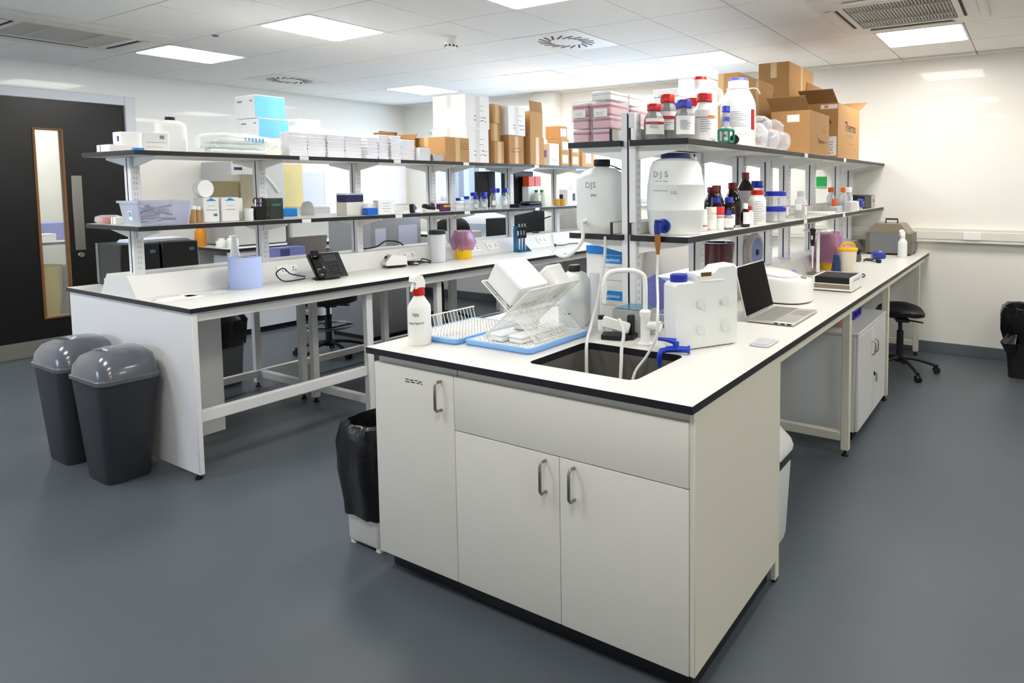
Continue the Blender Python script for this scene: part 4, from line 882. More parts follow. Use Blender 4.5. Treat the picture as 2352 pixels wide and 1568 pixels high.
p = T('pipette', 'black-gripped pipette hanging in the white carousel stand', 'pipette', (2.712, .472, ZW+.255)); k = K(); k.lathe([(.004, -.20), (.006, -.12), (.009, -.06), (.012, -.03)], 12); P('shaft', k, WPL, p); k = K(); k.lathe([(.013, -.05), (.017, -.02), (.018, .045), (.024, .06), (.012, .068)], 14); P('grip', k, BLACKP, p); k = K(); k.lathe([(.008, .068), (.008, .09), (.013, .094), (.013, .10), (.001, .101)], 12); P('plunger', k, LGREY, p)
k = K(); k.box((-.02, -.006, -.005), (-.0175, .006, .02)); P('volume_window', k, PAPER, p)
# bag-lined yellow bin
def bagbin(label, loc, r, hb, bagr, bagh, seed, colr=YEL):
    t = T('waste_tub', label, 'waste tub', loc)
    k = K(); k.lathe([(r*.9, 0), (r*.93, .003), (r, hb), (r*.94, hb), (r*.86, .006), (.001, .006)], 26); P('tub', k, colr, t)
    k = K(); k.rag([(0, 0, hb*.7, r*1.04, r*1.04), (0, 0, hb*.85, bagr*.95, bagr*.95), (0, 0, hb+bagh*.15, bagr*1.12, bagr*1.08), (0, 0, hb+bagh*.5, bagr*1.02, bagr*.95), (0, 0, hb+bagh*.8, bagr*.9, bagr*.85), (0, 0, hb+bagh, bagr*.75, bagr*.7)], 28, r*.11, seed, False, False); P('bag', k, LILAC, t)
    k = K(); k.rag([(0, 0, hb*.6, r*.8, r*.8), (0, 0, hb+bagh*.5, bagr*.8, bagr*.75), (0, 0, hb+bagh*.9, bagr*.6, bagr*.5)], 20, r*.08, seed+1, True, True); P('waste', k, mat('tan_waste', 'b98a62', .8), t)
    return t
bagbin('yellow tub with a bulging lilac bag behind the pipette stand', (3.13, .475, ZW), .065, .07, .105, .20, 4)
t = T('waste_tub', 'cream waste tub with a yellow lid and yellow handle', 'waste tub', (2.985, .305, ZW))
k = K(); k.lathe([(.05, 0), (.053, .004), (.061, .155), (.064, .16)], 26); P('tub', k, mat('cream_tub', 'ece3cf', .45), t); k = K(); k.lathe([(.066, .156), (.068, .16), (.068, .17), (.06, .178), (.001, .180)], 26); P('lid', k, mat('warm_yellow', 'f0b41a', .4), t)
k = K(); k.tube([(-.05, 0, .175), (-.035, 0, .205), (.035, 0, .205), (.05, 0, .175)], .008, 8, smooth=3); P('handle', k, MATS['warm_yellow'], t, (0, 0, 0), (0, 0, -55))
# fan
t = T('desk_fan', 'round blue-faced fan in a grey ring on the trunking', 'fan', (2.05, .622, 1.0006), 0); WG = mat('warm_grey_plastic', 'a9a69c', .45)
k = K(); k.lathe([(.085, .012), (.104, .016), (.114, .006), (.1155, -.01), (.105, -.03), (.001, -.034)], 36, axis='y'); P('ring', k, WG, t, (0, 0, .116))
k = K(); k.lathe([(.09, .002), (.101, .013), (.03, .0135), (.001, .0135)], 36, axis='y'); d_ = P('blue_disc', k, mat('slate_blue', '5d6fa8', .4), t, (0, 0, .116)); k = K(); k.lathe([(.018, .0136), (.016, .022), (.001, .024)], 18, axis='y'); P('hub', k, BLACKP, d_)
k = K(); k.box((-.05, -.01, 0), (.05, .04, .006), .002); k.box((-.015, .012, .006), (.015, .035, .09), .003); P('stand', k, WG, t)
# dark red vessel
t = T('ice_bucket', 'dark maroon ice bucket on the trunking behind the jerrycan', 'bucket', (1.70, .70, 1.0006))
k = K(); k.lathe([(.06, 0), (.07, .006), (.088, .17), (.09, .2), (.084, .2), (.066, .01), (.001, .01)], 28); P('shell', k, mat('maroon_plastic', '4a1820', .2, coat=.3), t)
# blue device, cables, boxes
t = T('pipette_charger', 'tall blue charger unit beside the yellow-lidded tub', 'charger', (2.918, .372, ZW)); k = K(); k.prism([(-.025, 0), (.03, 0), (.02, .10), (.012, .13), (0, .13)], -.02, .02, 'y'); P('case', k, mat('petrol_blue', '163a6b', .4), t, (0, 0, 0), (0, 0, -35))
def cable(label, pts, r=.004, plug=None):
    t = T('power_cable', label, 'cable'); k = K(); k.tube(pts, r, 7, smooth=5); P('cord', k, BLACKP, t)
    if plug: k = K(); k.at(plug[0], plug[1]); k.box((-.022, -.018, 0), (.022, .018, .03), .006); P('plug', k, BLACKP, t)
    return t
def coil(cx, cy, z, rx, ry, n, seed):
    rnd = random.Random(seed); return [(cx + rx*(1+.25*rnd.uniform(-1, 1))*math.cos(i*1.05), cy + ry*(1+.25*rnd.uniform(-1, 1))*math.sin(i*1.05), z + .004*(i % 4) + .002) for i in range(n)]
cable('looped black cable in front of the yellow-lidded tub', [(2.80, .36, ZW+.09), (2.81, .35, ZW+.05), (2.82, .34, ZW+.02)] + coil(2.81, .22, ZW+.004, .09, .07, 9, 3), .0042)
cable('black cable arching out of the sink bench trunking near the centrifuge', [(2.1, .55, ZW+.05), (2.05, .50, ZW+.09), (1.98, .47, ZW+.07), (1.95, .45, ZW+.012), (2.06, .40, ZW+.006)], .004)
cable('black lead with a plug beside the blue balance', coil(3.75, .30, ZW+.004, .08, .07, 9, 8), .004, ((3.70, .24, ZW), (0, 0, 30)))
t = T('blue_balance', 'small blue pocket balance in front of the water bath', 'balance', (4.05, .31, ZW), 20); k = K(); k.rlathe([(.13, .10, .02, .004), (.14, .11, .025, .02), (.13, .10, .025, .045), (.08, .06, .02, .052)]); P('case', k, mat('cobalt_plastic', '2a3c9c', .35), t); k = K(); k.box((-.02, -.03, .05), (.03, .0, .054), .001); P('sticker', k, LGREY, t)
t = T('vacuum_aspirator', 'black and grey aspirator lying beside the blue balance', 'aspirator', (3.72, .42, ZW), 0); k = K(); k.lathe([(.035, 0), (.045, .01), (.04, .06), (.02, .075)], 20); P('grey_body', k, mat('smoke_grey', '55534e', .3), t); k = K(); k.lathe([(.05, .075), (.055, .08), (.055, .095), (.045, .10), (.001, .1)], 20); P('black_top', k, BLACKP, t)
# water bath
t = T('water_bath', 'grey-brown water bath with a sloping steel lid and black handle', 'water bath', (4.50, .29, ZW))
WB = mat('bronze_grey_paint', '6f6a58', .45); k = K(); k.box((-.17, -.19, .012), (.17, .19, .19), .01, 2); P('tank', k, WB, t); k = K(); k.box((-.1725, -.13, .02), (-.1705, .15, .185)); k.box((-.14, -.1925, .02), (.1, -.1905, .185)); P('side_panel', k, mat('slate_grey_paint', '75767a', .45), t)
k = K(); k.prism([(-.165, .19), (.165, .19), (.12, .27), (-.1, .27)], -.15, .15, 'x'); P('lid', k, mat('steel_lid', '9d937f', .35, .6), t)
k = K(); k.tube([(0, -.05, .27), (0, -.05, .305), (0, .05, .305), (0, .05, .27)], .008, 8); P('handle', k, BLACKP, t)
for sx in (-1, 1):
    for sy in (-1, 1): k = K(); k.lathe([(.012, 0), (.012, .013)], 10); P('foot', k, BLACKP, t, (sx*.15, sy*.17, 0))
# ================================================================ floor standing things
def loftbin(t, rings, m, name, top=True): k = K(); k.rlathe(rings); return P(name, k, m, t)
GB = mat('grey_bin_plastic', '2f3238', .4); GL = mat('grey_bin_lid', '585b63', .2, coat=.3)
for lab, y in (('front', 3.345), ('rear', 3.835)):
    t = T('pedal_bin', 'grey plastic swing bin with a domed lid, the ' + ('one farther from the door' if lab == 'front' else 'one closer to the door'), 'bin', (-.082, y, 0), 0)
    k = K(); k.rlathe([(.19, .26, .045, 0), (.20, .27, .05, .01), (.262, .385, .055, .53)]); P('body', k, GB, t)
    k = K(); k.rlathe([(.272, .395, .055, .525), (.280, .403, .058, .53), (.280, .403, .058, .548), (.27, .392, .055, .552)]); P('rim', k, GL, t)
    k = K(); k.loft([[(x + sh, y_, z) for x, y_ in rrect(w_, d_, r_)] for w_, d_, r_, z, sh in ((.266, .388, .055, .552, 0), (.262, .37, .06, .60, .002), (.235, .32, .065, .645, .012), (.18, .22, .06, .672, .022), (.09, .11, .03, .68, .026))]); P('lid', k, GL, t)
    k = K(); k.at((0, 0, 0)); k.grid(lambda u, v: (-.05+.15*u, -.09+.18*v, .6795 - 2.1*((-.075+.15*u)**2) - 1.6*((-.09+.18*v)**2) + .004), 8, 8); P('swing_flap', k, mat('bin_flap', '6c6f76', .25, coat=.3), t)
# bag-lined bin beside the cupboard
t = T('lined_bin', 'white bin overhung by a black liner beside the sink cupboard', 'bin', (.215, 1.59, 0))
k = K(); k.rlathe([(.24, .20, .02, .018), (.25, .21, .02, .03), (.265, .215, .025, .42)])
for sx in (-1, 1):
    for sy in (-1, 1): k.at((sx*.10, sy*.082, 0)); k.rlathe([(.035, .03, .006, 0), (.035, .03, .006, .025)])
k.at(); P('bucket', k, mat('dirty_white_plastic', 'dcdad6', .5, noise=.04, nscale=6), t)
k = K(); k.rag([(0, 0, .14, .147, .121), (0, 0, .20, .155, .129), (0, .012, .33, .170, .146), (0, .014, .45, .172, .15), (0, .004, .525, .155, .135), (0, 0, .535, .14, .112), (0, 0, .49, .128, .102), (0, 0, .36, .115, .09)], 44, .007, 3, False, True); P('liner', k, BAGBLK, t)
# white bin behind end panel
t = T('flip_bin', 'white rounded bin with a cream flap beside the sink cabinet', 'bin', (.985, .17, 0))
k = K(); k.rlathe([(.20, .17, .05, 0), (.21, .18, .05, .02), (.25, .215, .06, .36)]); P('body', k, mat('bin_white', 'd9dadb', .4), t); k = K(); k.rlathe([(.252, .217, .06, .345), (.256, .221, .06, .35), (.256, .221, .06, .385), (.25, .215, .06, .388)]); P('black_band', k, BLACKG, t)
k = K(); k.rlathe([(.262, .226, .06, .386), (.266, .23, .06, .40), (.25, .214, .06, .43), (.17, .14, .05, .485), (.08, .07, .03, .50)]); P('lid', k, mat('bin_lid_white', 'dededd', .35), t)
k = K(); k.at((-.07, 0, .463), (0, -38, 0)); k.box((-.05, -.06, 0), (.05, .06, .004), .002); P('cream_flap', k, mat('cream_flap', 'e3d79a', .5), t)
# low white cupboard under the sink bench
t = T('low_cupboard', 'low white two-door cupboard with key under the sink bench', 'cupboard', (0, 0, 0)); CW = mat('cupboard_grey_white', 'd8d8d6', .4)
k = K(); k.box((2.26, .075, .05), (3.06, .54, .625), .003); P('carcass', k, CW, t); k = K(); k.box((2.255, .055, .625), (3.065, .545, .648), .004); P('top', k, CW, t); k = K(); k.box((2.27, .09, .003), (3.05, .53, .05)); P('plinth', k, DARK, t)
for a, b, hx in ((2.263, 2.658, 2.62), (2.662, 3.057, 2.70)):
    k = K(); k.box((a, .056, .055), (b, .0745, .622), .003); dd = P('door', k, CW, t); k = K(); k.tube([(hx, .056, .44), (hx, .036, .45), (hx, .032, .485), (hx, .036, .52), (hx, .056, .53)], .004, 8, smooth=4); P('handle', k, CHROME, dd)
k = K(); k.lathe([(.012, 0), (.012, .008), (.001, .009)], 12, axis='y'); lk = P('lock', k, BLACKP, t, (2.70, .056, .30)); k = K(); k.box((-.004, -.02, -.05), (.004, -.012, .004), .001); P('key', k, CHROME, lk)
t = T('tube_rack', 'violet plastic tube rack on the low white cupboard', 'tube rack', (2.72, .22, .6486)); k = K(); k.box((-.1, -.05, 0), (.1, .05, .01)); k.box((-.1, -.05, .05), (.1, .05, .06)); [k.box((x-.004, -.05, .01), (x+.004, .05, .05)) for x in (-.096, 0, .096)]; P('tiers', k, mat('violet_plastic', '4a46b4', .4), t)
k = K(); k.rlathe([(.12, .08, .01, 0), (.13, .09, .012, .05), (.12, .08, .01, .048)]); k2 = k; one('plastic_tub', k2, PLAST, 'clear plastic tub with an orange bag beside the violet rack', 'tub', (2.42, .20, .6486)); 
k = K(); k.lathe([(.03, 0), (.035, .01), (.025, .04), (.001, .045)], 14); one('orange_bag', k, OR, 'crumpled orange bag lying in the clear tub', 'bag', (2.42, .2, .6496))
# stools and chairs
SEAT = mat('black_seat_vinyl', '0e0e10', .42)
def chair(name, label, loc, rz, zs, seat='round', back=False, ring=False, arm=None):
    t = T(name, label, 'chair' if back else 'stool', loc, rz)
    for i in range(5):
        a = 72*i+18; c, s = math.cos(R(a)), math.sin(R(a)); k = K()
        k.tube([(0, 0, .12), (.10*c, .10*s, .115), (.22*c, .22*s, .085), (.285*c, .285*s, .06)], [.028, .022, .017, .014], 10, smooth=3); lg = P('base_leg', k, BLACKP, t)
        k = K(); k.at((.285*c, .285*s, .027), (0, 0, a)); k.lathe([(.027, -.02), (.027, -.004), (.012, -.003), (.012, .003), (.027, .004), (.027, .02)], 16, axis='y'); k.box((-.012, -.004, .02), (.012, .004, .045)); P('castor', k, BLACKP, lg)
    k = K(); k.lathe([(.04, .09), (.04, .13), (.028, .14), (.026, zs-.16), (.016, zs-.155), (.016, zs-.03)], 18); P('column', k, BLACKP, t)
    if ring:
        k = K(); k.tube([(.2*math.cos(R(15*i)), .2*math.sin(R(15*i)), .26) for i in range(25)], .009, 8); P('foot_ring', k, mat('chrome_ring', 'c9c9c9', .12, 1.), t); k = K(); [k.tube([(0, 0, .24), (.2*math.cos(R(q)), .2*math.sin(R(q)), .26)], .007, 6) for q in (0, 90, 180, 270)]; P('ring_spokes', k, BLACKP, t)
    k = K()
    if seat == 'saddle':
        k.loft([[(x*s_, y*s_*(1-.25*x), z + .25*max(0, -x)*.25 + .02*math.cos(y*9)) for x, y in rrect(.40, .36, .15, 6)] for s_, z in ((.75, zs-.045), (.98, zs-.03), (1, zs-.005), (.93, zs+.012), (.6, zs+.006))])
    else:
        k.loft([[(x*s_, y*s_, z) for x, y in rrect(.46, .46, .16, 6)] for s_, z in ((.8, zs-.05), (.98, zs-.03), (1, zs), (.95, zs+.025), (.7, zs+.032))])
    P('seat', k, SEAT, t)
    k = K(); k.box((-.11, -.05, zs-.075), (.11, .05, zs-.045), .006); k.tube([(.05, 0, zs-.06), (.10, .10, zs-.065), (.12, .15, zs-.07)], .007, 7); P('mechanism', k, BLACKP, t)
    if back:
        k = K(); k.tube([(-.12, 0, zs-.05), (-.27, 0, zs-.03), (-.30, 0, zs+.15), (-.28, 0, zs+.35)], .018, 8, smooth=4); P('back_stem', k, BLACKP, t)
        k = K(); k.loft([[(-.25-.03*math.cos(y*4)+dx, y*s_, zs+(.36 if not ring else .27)+z*s_*(1 if not ring else .6)) for y, z in rrect(.42, .42, .14, 6)] for s_, dx in ((.85, -.03), (1, -.01), (1, .01), (.9, .03))]); P('backrest', k, SEAT, t)
    return t
chair('saddle_stool', 'black saddle stool on castors under the sink bench', (3.90, .10, 0), 200, .50, 'saddle')
chair('draughtsman_chair', 'black high lab chair with a chrome foot ring behind the phone bench', (1.98, 4.66, 0), 250, .52, 'round', True, True)
chair('office_chair', 'black padded chair with its curved back turned to the phone bench', (3.45, 4.85, 0), 75, .60, 'round', True, False)
# bag-lined bin by the far wall, bin under the phone bench
t = T('lined_bin', 'black bin overhung by a black bag by the far wall', 'bin', (4.28, -.80, 0))
k = K(); k.rlathe([(.26, .26, .04, 0), (.34, .34, .05, .42)]); P('bucket', k, mat('dark_bin', '17161a', .5), t); k = K(); k.rag([(0, 0, .28, .172, .172), (0, 0, .38, .195, .195), (0, 0, .50, .20, .20), (0, 0, .555, .185, .185), (0, 0, .55, .16, .16), (0, 0, .42, .14, .14)], 36, .009, 9, False, True); P('liner', k, BAGBLK, t)
k = K(); k.rag([(-.19, .10, .36, .03, .03), (-.24, .13, .30, .05, .05), (-.21, .11, .22, .03, .04)], 16, .006, 2, True, True); P('bag_tail', k, BAGBLK, t)
k = K(); k.at((.05, -.05, .52), (25, 10, 20)); k.box((-.02, -.08, 0), (.06, .06, .004)); P('waste_paper', k, PAPER, t)
t = T('lined_bin', 'grey bin overhung by a black bag beyond the phone bench', 'bin', (1.03, 4.56, 0)); k = K(); k.rlathe([(.22, .18, .03, 0), (.27, .23, .04, .40)]); P('bucket', k, GREYP, t)
k = K(); k.rag([(0, 0, .30, .145, .125), (0, 0, .40, .16, .14), (0, 0, .50, .165, .145), (0, 0, .535, .14, .12), (0, 0, .5, .12, .10)], 36, .008, 12, False, True); P('liner', k, BAGBLK, t)
# ================================================================ things on the phone bench shelving
ZU, ZL = 1.7106, 1.3056
def smallbox(name, label, loc, w, d, h, m, rz=0, cat='box', parts=()):
    t = T(name, label, cat, loc, rz); k = K(); k.box((-w/2, -d/2, 0), (w/2, d/2, h), min(.003, h*.1)); P('body', k, m, t)
    for pn, a, b, pm in parts: k = K(); k.box(a, b); P(pn, k, pm, t)
    return t
# --- upper shelf
smallbox('slide_box', 'flat white box with a dark corner seam at the shelf end', (.13, 3.74, ZU), .12, .16, .042, CARDW, 0, parts=[('dark_seam', (-.0605, .028, .001), (-.0598, .034, .041), INK)])
smallbox('slide_box', 'square white box with violet print behind the flat box', (.22, 3.84, ZU), .09, .10, .125, CARDW, 0, parts=[('violet_print', (-.0455, -.03, .07), (-.0448, -.005, .1), mat('violet_print', '4c4f9c', .6))])
b = smallbox('glove_carton', 'white carton with a grey stamp next to the white can', (.185, 3.42, ZU), .12, .13, .1, CARDW, -18, parts=[('stamp', (.02, -.0655, .065), (.04, -.0648, .085), INKG), ('print_line', (-.04, -.0655, .045), (.05, -.0648, .047), INKG), ('print_line', (-.04, -.0655, .02), (.03, -.0648, .022), INKG)])
smallbox('blue_clip', 'small bright blue block at the shelf corner', (.08, 3.35, ZU), .045, .03, .013, CYAN, 0, cat='block')
t = T('jerrycan', 'white jerrycan with a black cap on the upper shelf', 'jerrycan', (.36, 3.63, ZU), -15); k = K(); k.rlathe([(.14, .11, .025, 0), (.15, .12, .03, .008), (.15, .12, .03, .155), (.14, .11, .03, .175), (.09, .08, .025, .19), (.05, .05, .02, .195)]); P('body', k, HDPE, t); k = K(); k.lathe([(.024, .192), (.025, .194), (.025, .214), (.001, .216)], 18); P('cap', k, BLACKP, t)
# bag of tubes
t = T('tube_bag', 'clear bag of plastic tubes with light blue print', 'bag', (.64, 3.44, ZU), -4); k = K()
rings = []
for i in range(13):
    u = i/12; x = -.22+.44*u; r = math.sin(PI*min(1, max(.02, u*.94+.05)))**.35; rr = random.Random(i)
    rings.append([(x, (.075+.012*rr.uniform(-1, 1))*r*math.copysign(abs(math.cos(a))**.7, math.cos(a)), .071 + (.066*r*(1-.25*u)+.006*rr.uniform(-1, 1))*math.copysign(abs(math.sin(a))**.7, math.sin(a))) for a in [2*PI*j/20 for j in range(20)]])
k.loft(rings); P('bag_film', k, clear('milky_film', 'f4f8f8', .28, .12), t)
for j in range(4):
    for q in range(3):
        k = K(); k.lathe([(.012, -.17), (.0145, -.15), (.0145, .13), (.012, .135)], 10, axis='x'); P('tube', k, mat('tube_white', 'e9efee', .3), t, (0, -.045+.03*j, .018+.03*q))
k = K(); [k.box((.0+.02*i, -.0785, .075), (.012+.02*i, -.077, .1)) for i in range(6)]; P('blue_print', k, mat('light_blue_print', '66b6de', .5), t)
k = K()
bx = [('upper white carton with a sky-blue end on the shelf', (.98, 3.80, ZU+.2605), .20, .24, .15), ('lower white carton with a sky-blue end on the shelf', (1.0, 3.80, ZU+.1295), .20, .24, .1305), ('plain cream carton at the bottom of the carton stack', (1.0, 3.80, ZU), .22, .24, .129)]
SKY = mat('sky_blue_gradient_print', '6cb4e8', .5, noise=.3, nscale=6)
for i, (lab, loc, w, d, h) in enumerate(bx):
    parts = [('blue_end', (-w/2+.0, -d/2-.0008, .004), (w/2-.0, -d/2-.0002, h-.004), SKY), ('printed_line', (-w/2-.0008, .03, h*.7), (-w/2-.0002, .09, h*.78), INKG), ('printed_line', (-w/2-.0008, -.09, h*.72), (-w/2-.0002, -.06, h*.78), INKG)] if i < 2 else []
    t = smallbox('tissue_carton', lab, loc, w, d, h, CARDW if i < 2 else mat('cream_card', 'dcd6c8', .7), 0, parts=parts)
    if i == 0: k.lathe([(.001, h+.0025)]*1+[(.07, h+.002), (.07, h+.0005)], 20); P('lid_tab', k, CARDW, t)
smallbox('foam_tray', 'cream tray box on the plate stacks beside the blue cartons', (1.28, 3.80, ZU+.2205), .16, .16, .06, mat('cream_card2', 'e3dfd2', .7), 0, parts=[('printed_frame', (-.0806, -.04, .015), (-.08, .04, .045), LGREY)])
smallbox('foam_tray', 'wide white foam tray carrying the cream tray box', (1.32, 3.80, ZU), .30, .20, .22, mat('white_foam2', 'eeeef0', .7))
# stacks of clear plates
tile_m = None
plate = T('culture_plate', 'clear lidded culture plate in the stacks on the upper shelf', 'culture plate', (0, 0, 0), 0, 'culture plates stacked on the upper shelf')
k = K(); k.box((-.062, -.042, 0), (.062, .042, .013), .002); P('base', k, mat('plate_clear_white', 'efeff6', .15), plate); k = K(); k.box((-.0645, -.0445, .0132), (.0645, .0445, .0215), .002); P('lid', k, mat('plate_lid_white', 'fafaff', .12), plate)
first = True; rnd = random.Random(5)
for i, (x, y, n, rz) in enumerate(((.965, 3.40, 6, 0), (1.10, 3.41, 6, 0), (1.235, 3.40, 6, 0), (1.37, 3.41, 6, 0), (1.505, 3.40, 6, 90), (1.605, 3.41, 7, 90), (1.705, 3.40, 7, 90), (1.835, 3.41, 6, 0), (1.03, 3.52, 7, 0), (1.17, 3.52, 8, 0), (1.31, 3.52, 7, 0), (1.55, 3.55, 7, 0), (1.69, 3.55, 8, 0))):
    for j in range(n+1 if y < 3.45 else n):
        o = plate if first else copy_tree(plate); first = False
        o.location = (x + rnd.uniform(-.002, .002), y + rnd.uniform(-.002, .002), ZU + .0222*j); o.rotation_euler = (0, 0, R(rz + rnd.uniform(-2, 2)))
# cartons
c = carton('flat brown carton with a shipping label on its top flaps', (2.30, 3.55, ZU), .26, .44, .20, m=CARD, tape=True); k = K(); k.box((-.12, -.1, .2012), (.06, .1, .2018)); P('shipping_label', k, PAPER, c); marks(c, 'y', (.075, -.2203, .15), .08, 3, .022)
c = carton('small opened brown carton behind the clear plates', (2.03, 3.74, ZU), .18, .24, .185, flaps=[('-x', .06, 50), ('+y', .07, 110), ('+x', .05, 60)], tape=False)
def note(c, w, d, h): 
    marks(c, 'y', (.04, -d/2-.0002, h*.68), .06, 2, h*.16); marks(c, 'y', (.03, -d/2-.0002, h*.34), .15, 2, h*.12, h=.006)
c = carton('upper big white carton with handwritten notes', (2.605, 3.60, ZU+.2985), .28, .40, .285, m=CARDW); note(c, .28, .40, .285)
c = carton('lower big white carton with handwritten notes', (2.59, 3.60, ZU), .26, .42, .298, m=CARDW); note(c, .26, .42, .298)
k = K(); k.box((-.05, -.06, 0), (.05, .06, .055), .003); one('silver_tin', k, mat('silver_foil', 'b9bbc0', .25, .8), 'silver foil-topped box before the flat brown carton', 'tin', (2.08, 3.37, ZU+.0), rz=0)
k = K(); k.box((-.055, -.04, 0), (.055, .04, .10), .003); one('tip_box', k, mat('pale_grey_box', 'd6d8dc', .3), 'pale grey tip box beside the silver tin', 'box', (1.965, 3.37, ZU), rz=0)
c = carton('narrow brown carton standing between the white cartons', (2.83, 3.52, ZU), .12, .30, .20); c = carton('slim brown carton stacked on the narrow one', (2.83, 3.56, ZU+.201), .12, .30, .16); c = carton('topmost slim brown carton in the narrow stack', (2.85, 3.56, ZU+.3615), .11, .30, .17)
c = carton('brown carton with faint print under the high white carton', (3.045, 3.53, ZU), .20, .34, .262); marks(c, 'y', (0, -.1709, .14), .13, 2, .03, mat('faint_brown_print', '8a6a40', .8), .008)
c = carton('high white carton with handwritten notes on a brown carton', (3.055, 3.53, ZU+.2635), .23, .34, .27, m=CARDW); note(c, .23, .34, .27)
c = carton('plain brown carton carrying the carton with an open flap', (3.30, 3.50, ZU), .20, .34, .265)
c = carton('brown carton with one pale flap standing open', (3.305, 3.50, ZU+.266), .18, .32, .235, flaps=[('-y', .10, 95), ('+y', .05, 100)], tape=False)
smallbox('reagent_box', 'white box with blue print beside the small cartons', (3.55, 3.41, ZU), .15, .17, .215, CARDW, 0, parts=[('blue_print', (-.0756, -.05, .08), (-.075, .03, .15), mat('pale_blue_print', '8f95c8', .6)), ('printed_line', (-.05, -.0856, .05), (.03, -.085, .055), INKG)])
LB = []
for i, (x, y, z, w, h) in enumerate(((3.52, 3.66, .0, .17, .26), (3.52, 3.66, .2605, .16, .16), (3.73, 3.42, .0, .13, .135), (3.73, 3.42, .1355, .13, .135), (3.73, 3.44, .271, .13, .13), (3.90, 3.42, .0, .13, .12), (3.90, 3.42, .1205, .13, .12), (4.14, 3.45, 0, .22, .19), (3.9, 3.66, .0, .3, .2))):
    lab = ['brown carton hidden behind the white reagent box', 'squat brown carton topping the row behind the reagent box', 'bottom labelled carton of the three-high small stack', 'middle labelled carton of the three-high small stack', 'top labelled carton of the three-high small stack', 'lower labelled carton of the two-high small stack', 'upper labelled carton of the two-high small stack', 'brown carton with a barcode label at the shelf far end', 'long brown carton behind the small labelled stacks'][i]
    c = carton(lab, (x, y, ZU+z), w, .18 if i < 7 else .22, h, tape=False)
    if 2 <= i <= 7: k = K(); d = .18 if i < 7 else .22; k.box((-.045, -d/2-.0008, h*.2), (.045, -d/2-.0002, h*.8)); l = P('paper_label', k, PAPER, c); marks(l, 'y', (0, -d/2-.0009, h*.65), .06, 3, h*.15, INKG)
# --- lower shelf
t = T('storage_bin', 'clear plastic bin full of grey wrappers at the shelf end', 'storage bin', (.185, 3.435, ZL), 0); w, d, h = .27, .245, .135
k = K(); o = rrect(w, d, .02); k.loft([[(a*.86, b*.86, 0) for a, b in o], [(a*.98, b*.98, h-.012) for a, b in o], [(a*1.05, b*1.05, h-.012) for a, b in o], [(a*1.05, b*1.05, h) for a, b in o], [(a*.97, b*.97, h) for a, b in o], [(a*.85, b*.85, .003) for a, b in o]], True, True); P('tub', k, clear('bluish_tub', 'dfe2f0', .2, .12), t)
rnd = random.Random(3)
for i in range(16):
    k = K(); k.box((-.06, -.012, -.004), (.06, .012, .004), .002); P('wrapped_item', k, [mat('wrap_grey', '9ea1b4', .3), mat('wrap_white', 'd9dbe6', .3), mat('wrap_dark', '6e7288', .35)][i % 3], t, (rnd.uniform(-.04, .04), rnd.uniform(-.06, .06), .02+.0055*i), (rnd.uniform(-25, 25), rnd.uniform(-20, 20), rnd.uniform(0, 180)))
k = K(); k.box((-.1165, -.02, .045), (-.1155, .02, .095)); s_ = P('sticker', k, PAPER, t, (0, .0, 0), (0, -7, 0)); k = K(); k.box((-.1172, -.014, .065), (-.1166, .014, .09)); P('blue_print', k, MATS['light_blue_print'], s_)
t = T('red_packet', 'clear packet with red content beside the storage bin', 'packet', (.10, 3.80, ZL)); k = K(); k.loft([[(x*s_, y*s_, z) for x, y in rrect(.11, .14, .04)] for s_, z in ((.7, 0), (1, .015), (.95, .04), (.6, .05))]); P('film', k, FILM, t); k = K(); k.loft([[(x*s_, y*s_, z) for x, y in rrect(.09, .11, .03)] for s_, z in ((.7, .004), (1, .015), (.9, .036))]); P('red_content', k, mat('pale_red', 'd9776c', .5), t)
smallbox('slide_box', 'small white box with a black edge beside the red packet', (.115, 3.68, ZL), .08, .06, .04, CARDW, 0, parts=[('dark_seam', (-.0406, .002, .001), (-.0399, .006, .039), INK)])
for i, (x, y, h) in enumerate(((.345, 3.40, .1), (.385, 3.43, .095), (.345, 3.47, .11))):
    bottle('specimen_pot', ['brown-labelled specimen pot nearest the shelf edge', 'brown-labelled specimen pot beside the white cartons', 'brown-labelled specimen pot behind the other two'][i], (x, y, ZL), .019, h, mat('tan_card_label', 'b58d58', .6), WPL, .02, .02, .95, nr=.018, cat='pot')
for i, (x, w) in enumerate(((.455, .085), (.56, .10))):
    t = smallbox('wipe_carton', ['white wipes carton with a blue triangle and coloured dots', 'white wipes carton with a blue triangle only'][i], (x, 3.47, ZL), w, .12, .145, CARDW, 0)
    k = K(); k.prism([(-.03, .125), (.03, .125), (0, .143)], -.0607, -.0601, 'y'); P('blue_triangle', k, CYAN, t); k = K(); k.box((-.028, -.0606, .07), (.028, -.0601, .074)); k.box((-.02, -.0606, .095), (.02, -.0601, .097)); P('printed_line', k, INKG, t)
    if i == 0: k = K(); k.box((.01, -.0606, .035), (.03, -.0601, .05)); P('coloured_dot', k, mat('teal_print', '2f7fa5', .6), t)
k = K(); k.box((-.05, -.02, 0), (.05, .02, .14), .002); one('folder_stack', k, PAPER, 'upright stack of white leaflets beside the wipes cartons', 'leaflets', (.64, 3.50, ZL), rz=80)
k = K(); k.lathe([(.05, 0), (.052, .002), (.052, .045), (.02, .05), (.001, .05)], 20); one('paper_roll', k, PAPER, 'white paper roll lying on the wipes cartons', 'paper roll', (.45, 3.52, ZL+.198), rot=(90, 0, 15))
smallbox('plastic_box', 'beige translucent plastic box behind the wipes cartons', (.70, 3.82, ZL), .17, .16, .245, clear('beige_plastic', 'cdbf94', .7, .2), 0, parts=[('white_band', (-.086, -.07, .16), (-.085, .07, .2), mat('cream_band', 'ece7d8', .5))])
